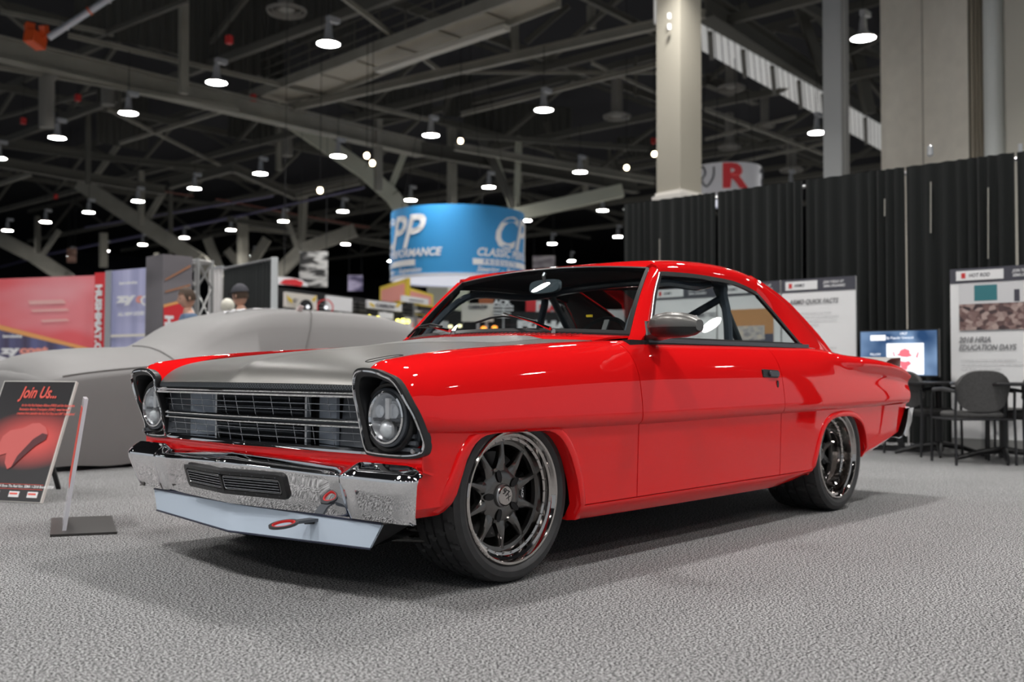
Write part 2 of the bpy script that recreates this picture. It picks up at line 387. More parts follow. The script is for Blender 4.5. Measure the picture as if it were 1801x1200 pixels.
# bright ribbed soffit right of the tan column
a0, a1, b0, b1 = at(1150, -2, z=11), at(1570, 232, z=11), at(1150, 42, z=11), at(1570, 276, z=11)
SOF = mat('ribbed soffit', (.80, .80, .78), .5, emit=((1, 1, .98), .10))  # faint emission put into the strips so that they look lit
N = 44
for k in range(N):
    t0, t1 = k/N, (k+.86)/N
    P = [a0+(a1-a0)*t0, a0+(a1-a0)*t1, b0+(b1-b0)*t1, b0+(b1-b0)*t0]
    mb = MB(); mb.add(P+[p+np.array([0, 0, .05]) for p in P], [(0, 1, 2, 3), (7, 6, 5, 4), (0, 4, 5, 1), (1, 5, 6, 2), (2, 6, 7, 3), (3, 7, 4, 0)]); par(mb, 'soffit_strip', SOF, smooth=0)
for k in range(9):
    t = (k+.5)/9; p, q = a0+(a1-a0)*t, b0+(b1-b0)*t
    par(MB().beam(p-[0, 0, .08], q-[0, 0, .08], .14, .10), 'soffit_joist', STEELD)
# ducts and round air diffusers
DUCTM = mat('duct sheet', (.20, .19, .17), .6)
for (u, v1, v2, wp, d) in [(82, 140, 225, 26, 32), (190, 150, 185, 24, 40), (505, 225, 275, 20, 48)]:
    a = at(u, v1, d=d); b = at(u, v2, d=d); r = wp/2/F_PX*d
    par(MB().tube([(a[0]+1.2, a[1], a[2]+.5), (a[0]+.3, a[1], a[2]+.35), a, b], r, 14), 'duct', DUCTM)
for (u, v, wp, z) in [(504, 18, 72, 12), (1085, 204, 50, 11), (1286, 154, 50, 11.4), (1283, 258, 40, 11), (1392, 298, 42, 10.6), (1345, 220, 36, 11)]:
    c = at(u, v, z=z); d = (c-cam_pos)@c_dir; r = wp/2/F_PX*d
    mb = MB()
    for k in range(4): rr = r*(1-k*.22); mb.lathe([(rr, .0+.06*k), (rr*.93, -.10+.06*k), (rr*.85, .0+.06*k), (rr, .0+.06*k)], c, 'z', 24)
    mb.tube([c, c+np.array([0, 0, 1.5])], r*.4, 12); par(mb, 'air_diffuser', DUCTM)
# orange jointed lift head and its silver arm, top left
c = at(62, 70, z=9.5); d = (c-cam_pos)@c_dir; s_ = d/F_PX
lift = thing('boom_lift', 'orange jointed boom head with a silver arm high in the top left corner', 'lift', tuple(c))
ORG = mat('orange paint', (.75, .10, .02), .4)
MB().box((0, 0, 0), (34*s_, 20*s_, 22*s_), Euler((0, .2, .5)).to_matrix()).box((-.1, .1, 18*s_), (14*s_, 12*s_, 22*s_)).box((12*s_, -8*s_, 16*s_), (12*s_, 12*s_, 20*s_), Euler((0, -.3, .5)).to_matrix()).build('boom_head', ORG, lift)
p2 = at(200, -8, z=10.6)-c; p1 = at(86, 66, z=9.5)-c
MB().tube([p1, p2], 6*s_, 10).build('boom_arm', mat('silver arm', (.55, .58, .62), .35, .5), lift)
for t in (.25, .62, .9): MB().tube([p1+(p2-p1)*t, p1+(p2-p1)*(t+.02)], 8*s_, 10).build('arm_collar', ORG if t == .62 else ALU, lift)
MB().tube([p2, np.array([p2[0], p2[1], RZ-.05-c[2]])], 3*s_, 8).build('mast', STEELD, lift)
# small red number tags and pendant bulbs
for (u, v) in [(403, 70), (137, 172), (41, 213), (445, 172), (1150, 248), (98, 346)]:
    c = at(u, v, z=11.0)
    par(MB().box(c, (.18, .18, .24)), 'number_tag', mat('tag red', (.55, .03, .03), .5)); par(MB().tube([c, c+np.array([0, 0, RZ-c[2]])], .01, 4), 'tag_wire', BLACKM)
WARM = emis('warm bulb', (1, .82, .55), 9)
for i, (u, v, zt) in enumerate([(563, 335, 9), (645, 274, 10), (655, 287, 10), (810, 248, 10), (1151, 271, 8), (1102, 295, 9)]):
    c = at(u, v, d=30+i); t = thing('pendant_bulb', 'small warm pendant bulb on a thin wire among the roof girders', 'lamp', tuple(c), 0, 'small warm bulbs hanging on wires')
    MB().lathe([(.0001, .09), (.06, .07), (.085, 0), (.06, -.07), (.0001, -.09)], (0, 0, 0), 'z', 12).build('bulb', WARM, t)
    MB().tube([(0, 0, .08), (0, 0, RZ-c[2])], .012, 5).build('wire', BLACKM, t)
# ------------------------------------------------------------------ columns and walls right of the ceiling view
pa, pb, pc = at(1155, 400, d=19.9), at(1197, 400, d=19.4), at(1234, 400, d=19.9)
t = thing('hall_column', 'broad tan steel column with a pale collar rising behind the black drape', 'column', (pb[0], pb[1], 0))
def colprism(g, z0, z1, nm, m):
    o = np.array([pb[0], pb[1], 0]); ctr = (pa+pc)/2; q = [ctr+(p-ctr)*g for p in (pa, pb, pc, pa+pc-pb)]
    q = [p*[1, 1, 0]-o for p in q]; mb = MB(); mb.add([tuple(p+[0, 0, z0]) for p in q]+[tuple(p+[0, 0, z1]) for p in q], [(3, 2, 1, 0), (4, 5, 6, 7), (0, 1, 5, 4), (1, 2, 6, 5), (2, 3, 7, 6), (3, 0, 4, 7)]); mb.build(nm, m, t, smooth=0)
colprism(1, 0, RZ, 'shaft', mat('tan column paint', (.36, .335, .275), .6))
zc_ = at(1197, 345, d=19.4)[2]; colprism(1.22, zc_-.07, zc_+.07, 'collar', mat('collar paint', (.72, .69, .64), .6)); colprism(1.08, zc_+.07, zc_+.14, 'collar', MATS['collar paint'])
for u, v in ((1177, 28), (1177, 47)): q = at(u, v, d=19.6)-np.array([pb[0], pb[1], 0]); MB().box(q, (.03, .06, .10), Euler((0, 0, .73)).to_matrix()).build('number_plate', WHITE, t)
a = at(1472, 400, d=22)
t = thing('grey_column', 'narrow light grey column between the tan column and the concrete wall', 'column', (a[0], a[1], 0), .1)
MB().box((0, 0, RZ/2), (.52, .40, RZ)).build('shaft', GREYP, t)
MB().box((-.20, -.205, RZ/2), (.04, .02, RZ)).build('edge_channel', mat('channel grey', (.28, .28, .28), .6), t)
MB().box((.12, -.205, RZ/2), (.03, .02, RZ)).build('edge_channel', MATS['channel grey'], t)
a, b = at(1551, 400, d=23), at(1706, 400, d=20.5); bk = ray(1551, 400)*1.6+c_right*.08; bk2 = ray(1706, 400)*1.6
mb = MB(); mb.add([(a[0], a[1], 0), (b[0], b[1], 0), (b[0], b[1], RZ), (a[0], a[1], RZ), (a[0]+bk[0], a[1]+bk[1], 0), (b[0]+bk2[0], b[1]+bk2[1], 0), (b[0]+bk2[0], b[1]+bk2[1], RZ), (a[0]+bk[0], a[1]+bk[1], RZ)],
    [(0, 1, 2, 3), (7, 6, 5, 4), (0, 3, 7, 4), (1, 5, 6, 2)])
wr_ = mb.build('wall_right', CONC, None, smooth=0); tag(wr_, 'smooth beige concrete wall slab above the black drape', kind='structure')
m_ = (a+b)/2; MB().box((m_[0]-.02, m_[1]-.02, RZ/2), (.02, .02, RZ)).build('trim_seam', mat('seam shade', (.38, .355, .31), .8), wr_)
for i, u in enumerate((1713, 1720, 1727, 1733)):
    c = at(u, 400, d=20.4)
    o = MB().tube([(c[0], c[1], 0), (c[0], c[1], RZ-.02)], .035, 8).build('conduit', mat('conduit brown', (.30, .26, .20), .5), None)
    tag(o, 'thin brown conduit running up beside the concrete wall', 'pipe', 'brown conduits beside the concrete wall')
a = at(1720, 400, d=21.5)
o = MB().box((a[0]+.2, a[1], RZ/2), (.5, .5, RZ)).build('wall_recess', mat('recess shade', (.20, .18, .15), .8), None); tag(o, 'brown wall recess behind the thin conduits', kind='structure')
a = at(1752, 400, d=20)
t = thing('pale_column', 'pale grey-green pipe column between the conduits and the right picture edge', 'column', (a[0], a[1], 0))
MB().tube([(0, 0, 0), (0, 0, RZ)], .20, 16).build('shaft', mat('pale column paint', (.62, .64, .62), .5), t)
MB().tube([(-.02, -.26, 0), (-.02, -.26, RZ)], .05, 8).build('side_pipe', mat('pale column paint', (.62, .64, .62), .5), t)
a, b = at(1772, 400, d=19.5), at(1900, 400, d=18)
mb = MB().beam((a[0], a[1], RZ/2), (b[0], b[1], RZ/2), RZ, .1, up=(0, 0, 1))
mb = MB(); mb.add([(a[0], a[1], 0), (b[0], b[1], 0), (b[0], b[1], RZ), (a[0], a[1], RZ), (a[0]+1.3, a[1]+.45, 0), (b[0]+1.3, b[1]+.4, 0), (b[0]+1.3, b[1]+.4, RZ), (a[0]+1.3, a[1]+.45, RZ)], [(0, 1, 2, 3), (7, 6, 5, 4), (0, 3, 7, 4), (1, 5, 6, 2)])
o = mb.build('wall_far_right', mat('olive grey wall', (.50, .48, .42), .85), None, smooth=0); tag(o, 'olive grey wall at the right picture edge', kind='structure')
# ------------------------------------------------------------------ black drape on its pipe frame
DRAPE = mat('black velour', (.0045, .0065, .006), .9, sheen=.08)
dx, dz = 8.43, 3.12
fr = thing('pipe_and_drape', 'tall black pleated drape wall behind the car on a pipe frame', 'drape', (dx, 0, 0))
def pleat_panel(y0, y1, seed):
    rng = np.random.default_rng(seed); n = int(abs(y1-y0)/.02); G = []; ph = 0; am = .035
    for k in range(n+1):
        y = y0+(y1-y0)*k/n; ph += .02*2*PI/(.13+.05*math.sin(k*.13+seed)+.02*rng.random())
        am += (rng.random()-.5)*.006; am = min(.05, max(.015, am))
        x = am*math.sin(ph); G.append([(x*.5, y, dz), (x*.7, y, dz-.3), (x, y, 1.6), (x*1.3, y, .03)])
    return MB().grid(G)
ys_ = [4.66, 3.2, 2.0, .8, -.35, -1.55, -2.75, -3.95]
for k in range(len(ys_)-1):
    pleat_panel(ys_[k], ys_[k+1]+.02, k+3).build('drape_panel', DRAPE, fr, smooth=80)
MB().tube([(0.075, 4.7, dz-.06), (0.075, -4.0, dz-.06)], .022, 8).build('top_rail', ALU, fr)
for y in (4.66, 3.2, .8, -.36, -1.55, -3.95):
    MB().tube([(.10, y, 0), (.10, y, dz+(.10 if y in (-.36,) else -.02))], .022, 8).build('upright', ALU, fr)
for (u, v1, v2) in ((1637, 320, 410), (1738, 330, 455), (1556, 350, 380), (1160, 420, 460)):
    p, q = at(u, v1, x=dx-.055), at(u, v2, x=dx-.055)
    MB().beam(p-[dx, 0, 0], q-[dx, 0, 0], .012, .004, up=(1, 0, 0)).build('gap_light_strip', mat('light through the gap', (.35, .34, .30), .8), fr)  # thin pale strips laid on the drape, painting light through its gaps
a = at(1636, 272, x=dx)
MB().lathe([(.0001, .09), (.03, .07), (.035, -.03), (.0001, -.05)], (0, a[1], dz+.12), 'z', 10).build('rail_hook', ALU, fr)
# ================================================================== THE RED CAR
car = thing('car', 'glossy red two-door vintage coupe with satin grey hood and chrome bumper', 'car')

T_ZR = [(-.64, .800), (-.60, .828), (-.5, .845), (-.4, .858), (-.16, .879), (.31, .909), (.5, .919), (.75, .930), (.95, .938), (2.4, .947), (2.7, .935), (3.0, .905), (3.2, .896), (3.43, .882), (3.7, .855), (3.80, .835), (3.87, .812)]
T_WR = [(-.64, .76), (.3, .77), (.75, .79), (2.4, .80), (2.8, .83), (3.1, .86), (3.5, .87), (3.87, .865)]
T_K9Z = [(-.62, .745), (-.54, .796), (-.435, .835), (-.28, .863), (-.15, .878), (.3, .910), (.75, .934), (.95, .936), (2.45, .944), (2.7, .935), (3.0, .915), (3.2, .908), (3.43, .893), (3.7, .868), (3.87, .825)]
T_K9W = [(-.64, .657), (-.50, .668), (-.3, .68), (.3, .68), (.62, .70), (.78, .76), (.9, .765), (2.3, .765), (2.6, .70), (3.0, .66), (3.87, .66)]
T_ZB = [(-.56, .295), (-.45, .297), (-.39, .31), (.33, .202), (1.95, .194), (2.2, .208), (2.43, .235), (3.12, .285), (3.4, .325), (3.7, .362), (3.87, .385)]
T_ZC = [(-.55, .600), (-.2, .592), (.75, .589), (2.0, .599), (3.87, .616)]
T_WS = [(-.64, .982), (-.5, .994), (-.2, 1), (2.9, 1), (3.3, 1.0), (3.6, .993), (3.87, .978)]
FRK = [('K1', -.56), ('K2', -.527), ('K3', -.535), ('K4', -.548), ('K5', -.588), ('K6', -.617), ('K7', -.632), ('K8', -.638), ('K9', -.615)]
RRX = [3.70, 3.72, 3.845, 3.855, 3.86, 3.875, 3.885, 3.885, 3.875, 3.86]
FRX = [-.56, -.56, -.516, -.520, -.534, -.574, -.603, -.618, -.622, -.600]
FRONT_ARCH = [(-.407, .300), (-.395, .335), (-.361, .407), (-.326, .483), (-.300, .515), (-.278, .540), (-.250, .558), (-.223, .567), (-.166, .573), (-.08, .575), (0, .575), (.096, .572), (.130, .568), (.161, .560), (.190, .546), (.213, .529), (.240, .500), (.267, .462), (.290, .415), (.312, .364), (.326, .315), (.336, .266), (.341, .202)]
REAR_ARCH = [(2.425, .229), (2.450, .280), (2.479, .335), (2.503, .390), (2.527, .437), (2.560, .480), (2.596, .510), (2.65, .532), (2.707, .543), (2.79, .547), (2.879, .546), (2.94, .540), (2.998, .527), (3.05, .508), (3.089, .481), (3.115, .450), (3.134, .416), (3.146, .380), (3.150, .346), (3.155, .288)]

def keys(x):
    """section of the body side: ten points (half width, height)"""
    zc = ip(x, T_ZC); zr = ip(x, T_ZR); wr = ip(x, T_WR); s = ip(x, T_WS); zb = ip(x, T_ZB); d = zr-zc
    wk7 = wr+.07
    K = [(.865, zb), (.902, max(.264, zb+.035)), (.912, zc-.016), (.926, zc-.004), (.934, zc+.022),
         (.928, zc+.30*d), (.908, zc+.62*d), (max(.86, wk7-.005), zc+.86*d), (wr, zr), (ip(x, T_K9W), ip(x, T_K9Z))]
    return [(a*s, b) for a, b in K]
NS = [3, 9, 1, 2, 4, 5, 5, 5, 5]          # rows per span
def section(x):
    K = keys(x); out = []; idx = []
    P = [np.array(k) for k in K]
    for i in range(9):
        n = NS[i]
        for k in range(n):
            t = k/n
            if i <= 2: q = P[i]*(1-t)+P[i+1]*t
            else:
                a = P[i-1] if i > 3 else 2*P[i]-P[i+1]; b, c = P[i], P[i+1]; e = P[i+2] if i < 8 else 2*P[i+1]-P[i]
                q = .5*((2*b)+(c-a)*t+(2*a-5*b+4*c-e)*t*t+(-a+3*b-3*c+e)*t**3)
            out.append(q); idx.append(i+t)
    out.append(P[9]); idx.append(9.)
    return out, idx
def wlow(x, z):
    K = keys(x); 
    return float(np.interp(z, [K[0][1], K[1][1], K[2][1]], [K[0][0], K[1][0], K[2][0]]))
def xshift(u, row):
    if u < -.25:
        xf = float(np.interp(row, range(10), FRX)); t = (-.25-u)/.39; return -.25-t*(-.25-xf)
    if u > 3.3:
        xr = float(np.interp(row, range(10), RRX)); t = (u-3.3)/.57; return 3.3+t*(xr-3.3)
    return u
def archz(x, A):
    xs = [a for a, _ in A]; zs = [b for _, b in A]
    if x < xs[0] or x > xs[-1]: return None
    return float(np.interp(x, xs, zs))

def side_grid(us, r0=0., r1=9., arch=None):
    """the grid of a side panel between two section rows; the wheel arch trims its lower part"""
    G = []
    for u in us:
        S, idx = section(u); colm = []
        az = None
        if arch:
            az = archz(u, arch)
        low = [k for k in range(len(idx)) if idx[k] <= 2.0]
        K = keys(u)
        for k in range(len(idx)):
            if idx[k] < r0-1e-6 or idx[k] > r1+1e-6: continue
            wq, zq = S[k]
            if az is not None and idx[k] < 2.0:
                ks = [j for j in low if idx[j] >= r0-1e-6]; f = (k-ks[0])/(ks[-1]-ks[0])
                z0 = max(az, K[0][1] if r0 < .5 else K[1][1]); zq = z0+(K[2][1]-z0)*f; wq = wlow(u, zq)
            xx = xshift(u, idx[k])
            colm.append((xx, -wq, zq))
        G.append(colm)
    return np.array(G)
def arch_lip(arch, mirror=False, r=.035):
    """the raised, rolled lip round a wheel opening"""
    A = np.array(arch); n = len(A); G = []
    t = np.gradient(A, axis=0); t /= np.linalg.norm(t, axis=1, keepdims=True); nrm = np.stack([-t[:, 1], t[:, 0]], 1)
    for i in range(n):
        colm = []
        K = keys(A[i][0]); ztop = K[2][1]-.002
        for (o, dw) in ((r+.006, -.0005), (r, .006), (r*.75, .009), (.004, .010), (0, .008), (-.001, 0), (0, -.05)):
            q = A[i]+nrm[i]*o
            zz = min(q[1], ztop-(r-o)*.03)
            wq = wlow(q[0], zz)+dw
            colm.append((q[0], -wq, zz))
        G.append(colm)
    G = np.array(G)
    if mirror: G[..., 1] *= -1
    return G
def uniq(a): return sorted(set(round(float(x), 4) for x in a))
GAP = .0030
u_f = uniq(list(np.linspace(-.64, -.42, 9))+[a for a, _ in FRONT_ARCH]+list(np.linspace(-.38, .34, 25))+list(np.linspace(.36, .735-GAP, 12)))
u_d = uniq(list(np.linspace(.735+GAP, 2.04-GAP, 34)))
u_q = uniq(list(np.linspace(2.04+GAP, 2.42, 10))+[a for a, _ in REAR_ARCH]+list(np.linspace(2.44, 3.14, 22))+list(np.linspace(3.17, 3.87, 22)))
INNER = mat('panel inside', (.02, .02, .02), .7)
for mir in (False, True):
    # front fender: ahead of and above the arch (down to the rocker seam behind it)
    a = [u for u in u_f if u <= .3415]; b = [u for u in u_f if u >= .3405]
    g = side_grid(a, 0, 9, FRONT_ARCH)
    fm = thick(g, .012, mirror=mir)
    g2 = side_grid([.341]+[u for u in b if u > .342], 1, 9)
    m2 = thick(g2, .012, mirror=mir); fm.add(m2.v, m2.f); fm.m[-len(m2.m):] = m2.m
    fm.grid(arch_lip(FRONT_ARCH, mir), flip=mir, mi=0)
    fd = fm.build('fender', [RED, INNER], car)
    # door
    K1r = 1.
    dm = thick(side_grid(u_d, 1., 9), .014, mirror=mir)
    door = dm.build('door', [RED, INNER], car)
    # quarter panel
    a = [u for u in u_q if u <= 2.425]; b = [u for u in u_q if u >= 2.425]
    qm = thick(side_grid(a, 1., 9), .012, mirror=mir)
    m2 = thick(side_grid(b, 0, 9, REAR_ARCH), .012, mirror=mir); qm.add(m2.v, m2.f); qm.m[-len(m2.m):] = m2.m
    qm.grid(arch_lip(REAR_ARCH, mir, .028), flip=mir, mi=0)
    qm.build('quarter_panel', [RED, INNER], car)
    # rocker panel below the doors
    us = np.linspace(.341, 2.425, 50); G = []
    for u in us:
        K = keys(u); zb = K[0][1]; z1 = K[1][1]-.004
        rows = []
        for t in (1, .85, .6, .35, .12, 0): 
            z = zb+(z1-zb)*t; rows.append((u, -(K[0][0]+(K[1][0]+.004-K[0][0])*math.sin(t*PI/2)), z))
        rows.append((u, -(K[0][0]-.03), zb-.004)); rows.append((u, -(K[0][0]-.12), zb))
        G.append(rows)
    thick(G, .01, flip=True, mirror=mir).build('rocker_panel', [RED, INNER], car)

# ---- hood
ZCEN = [(-.682, .750), (-.665, .775), (-.63, .800), (-.56, .826), (-.46, .850), (-.3, .876), (0, .906), (.3, .934), (.6, .958), (.73, .968)]
def hood_pt(s, t):
    """s across -1..1, t from the nose 0 to the cowl 1"""
    wid = .672-.020*(1-t)**6+.015*max(0, t-.8)/.2
    xf = -.682+.070*abs(s); xr = .60+.10*abs(s)**2.2
    tt = t**1.35; x = xf+(xr-xf)*tt
    xe = -.612+(.70+.612)*tt; xc = -.682+(.60+.682)*tt
    de, dc = xe+.612, xc+.682
    ze = .746+.072*(1-math.exp(-de/.07))+.118*(de/1.31)**.85; zc = .750+.080*(1-math.exp(-dc/.07))+.122*(dc/1.28)**.85
    z = zc-(zc-ze)*abs(s)**2.2+.006*max(0, 1-abs(s)/.07)*min(1, t*8)*(1-t)
    return np.array([x, s*wid, z])
def hood_z(x, y, _=None):
    """height of the hood over a point"""
    lo, hi = 0., 1.
    for _k in range(24):
        t = (lo+hi)/2; s = y/(.672-.020*(1-t)**6+.015*max(0, t-.8)/.2)
        if hood_pt(s, t)[0] < x: lo = t
        else: hi = t
    return float(hood_pt(s, t)[2])
HS = np.linspace(-1, 1, 49); HT = np.concatenate([[0, .01, .02, .035, .05, .07], np.linspace(.09, 1, 40)])
HG = np.array([[hood_pt(s, t) for t in HT] for s in HS])
hood = thick(HG, .014, flip=True).build('hood', [SATIN, INNER], car)
# raised vent hump at the back of the hood
hm = MB(); G = []
for s in np.linspace(-1, 1, 13):
    y = s*.46; colm = []
    for t in np.linspace(0, 1, 9):
        x = .33+.30*t-.05*abs(s)**1.5*0; e = min(1, (1-abs(s))*5); h = .014*t*e
        if t > .95: pass
        tt = ((x+.64)/(1.28)); zz = hood_z(x, y, ip(x, T_K9Z)); colm.append((x, y, zz+h+.001))
    x = .66; colm.append((x, y, hood_z(.6, y, ip(.6, T_K9Z))-.01)); G.append(colm)
hm.grid(G, flip=True).build('hood_hump', mat('hump silver', (.36, .36, .35), .33, .7), hood)
# flush hood latches
for s in (-1,):
    lp = []
    c = at(682, 626, z=.866) if s < 0 else None
    cxx, cyy = -.405, -.575*1
    for k in range(28):
        a = 2*PI*k/28; X = cxx+.085*math.copysign(abs(math.cos(a))**.6, math.cos(a)); Y = cyy+.022*math.copysign(abs(math.sin(a))**.6, math.sin(a))
        lp.append((X, -s*Y if s > 0 else Y, hood_z(X, Y, ip(X, T_K9Z))+.0012))
    MB().tube(lp, .0014, 6, closed=True).build('latch_ring', BLACK, hood)

# ---- nose: dark textured strip, chrome moulding, lower moulding, red valance
def vee(w_, xc=-.682, xe=-.612, we=.655): return xc+(xe-xc)*min(1.3, abs(w_)/we)
def vee_strip(prof, w0, w1, n=24, xc=-.682, xe=-.612):
    """a bar following the V of the nose, prof: (dx, z at centre, z at ends)"""
    G = []
    for k in range(n+1):
        y = w0+(w1-w0)*k/n; a = min(1, abs(y)/.66)
        G.append([(vee(y, xc, xe)+dx, y, zc*(1-a)+ze*a) for (dx, zc, ze) in prof])
    return G
def closed_strip(prof, w0, w1, m, name, parent=car, n=24, xc=-.682, xe=-.612, label=None):
    mb = MB(); G = vee_strip(prof, w0, w1, n, xc, xe); mb.grid(G, close_v=True)
    k = len(prof); mb.f.append(tuple(range(k))); mb.m.append(0); b = n*k; mb.f.append(tuple(reversed(range(b, b+k)))); mb.m.append(0)
    o = fix_normals(mb.build(name, m, parent)); 
    if label: o['label'] = label
    return o
CARBON = bpy.data.materials.new('woven dark strip'); CARBON.use_nodes = True
nt = CARBON.node_tree; b = nt.nodes['Principled BSDF']; b.inputs['Roughness'].default_value = .35; b.inputs['Metallic'].default_value = .4
tc = nt.nodes.new('ShaderNodeTexCoord'); ck = nt.nodes.new('ShaderNodeTexChecker'); ck.inputs['Scale'].default_value = 150
ck.inputs[1].default_value = (.02, .022, .025, 1); ck.inputs[2].default_value = (.10, .11, .12, 1)
nt.links.new(tc.outputs['Object'], ck.inputs[0]); nt.links.new(ck.outputs[0], b.inputs[0])
closed_strip([(0, .7495, .7455), (-.003, .742, .738), (-.004, .730, .728), (.03, .730, .728), (.03, .748, .744)], -.652, .652, CARBON, 'nose_strip')
closed_strip([(-.004, .729, .727), (-.012, .727, .725), (-.015, .722, .720), (-.010, .716, .714), (-.013, .711, .709), (-.011, .704, .702), (0, .702, .700), (.02, .705, .7), (.02, .728, .726)], -.662, .662, CHROME, 'grille_top_moulding')
closed_strip([(0, .528, .524), (-.014, .527, .523), (-.018, .518, .514), (-.013, .509, .505), (0, .505, .502), (.03, .505, .502), (.03, .528, .524)], -.70, .70, CHROME, 'grille_lower_moulding', xc=-.632, xe=-.556)
# red panel between grille and bumper
G = []
for k in range(41):
    y = -.915+1.83*k/40; xx = -.625+.075*min(1, abs(y)/.66)+max(0, abs(y)-.66)*.08
    G.append([(xx, y, .506), (xx-.004, y, .498), (xx-.004, y, .475), (xx+.002, y, .455), (xx+.05, y, .44)])
thick(G, .008).build('front_valance', [RED, INNER], car)

# ---- grille
gr = MB().box((-.50, 0, .61), (.012, 1.26, .16)).build('grille', BLACKM, car)
GB = mat('grille wire', (.42, .44, .47), .2, 1.0)
def gx(y, z): return vee(y, -.664, -.592)+(.70-z)*.20
for z in (.678, .654, .577, .549):
    pts = [(gx(y, z), y, z-.002*abs(y)/.65) for y in np.linspace(-.652, .652, 13)]
    MB().tube(pts, .0022, 6).build('grille_bar', GB, gr)
for z in (.622, .603):
    pts = [(gx(y, z)-.010, y, z-.003*abs(y)/.65) for y in np.linspace(-.672, .672, 13)]
    MB().tube(pts, .0065, 8).build('grille_bar', CHROME, gr)
G = [[(gx(y, .612)-.004, y, .620), (gx(y, .612)-.004, y, .605)] for y in np.linspace(-.67, .67, 13)]
MB().grid(G).build('centre_band', TRIMG, gr)
for y in np.linspace(-.60, .60, 13):
    for (za, zb_) in ((.700, .629), (.596, .528)):
        MB().tube([(gx(y, za)+.003, y, za), (gx(y, zb_)+.003, y, zb_)], .0012, 5).build('grille_rod', GB, gr)
# what stands behind the wires: cooler with fins, ducts, side blanks
for (y0, y1, mt, nm, dx) in ((-.30, .30, BLACKM, 'cooler', .05), ):
    MB().box((-.52, 0, .612), (.02, .60, .17)).build(nm, mt, gr)
for k in range(9):
    z = .540+k*.0185
    MB().box((-.545, 0, z), (.03, .58, .0045), Euler((0, .35, 0)).to_matrix()).build('cooler_fin', TRIMG, gr)
for s in (-1, 1):
    MB().box((-.545, s*.305, .612), (.02, .012, .17)).build('cooler_bracket', ALU, gr)
    MB().box((-.535, s*.42, .612), (.012, .155, .17), Euler((0, 0, s*.25)).to_matrix()).build('duct_panel', DUCT, gr)
    MB().box((-.548, s*.585, .612), (.010, .165, .172), Euler((0, .1, s*.12)).to_matrix()).build('side_blank', TRIMG, gr)

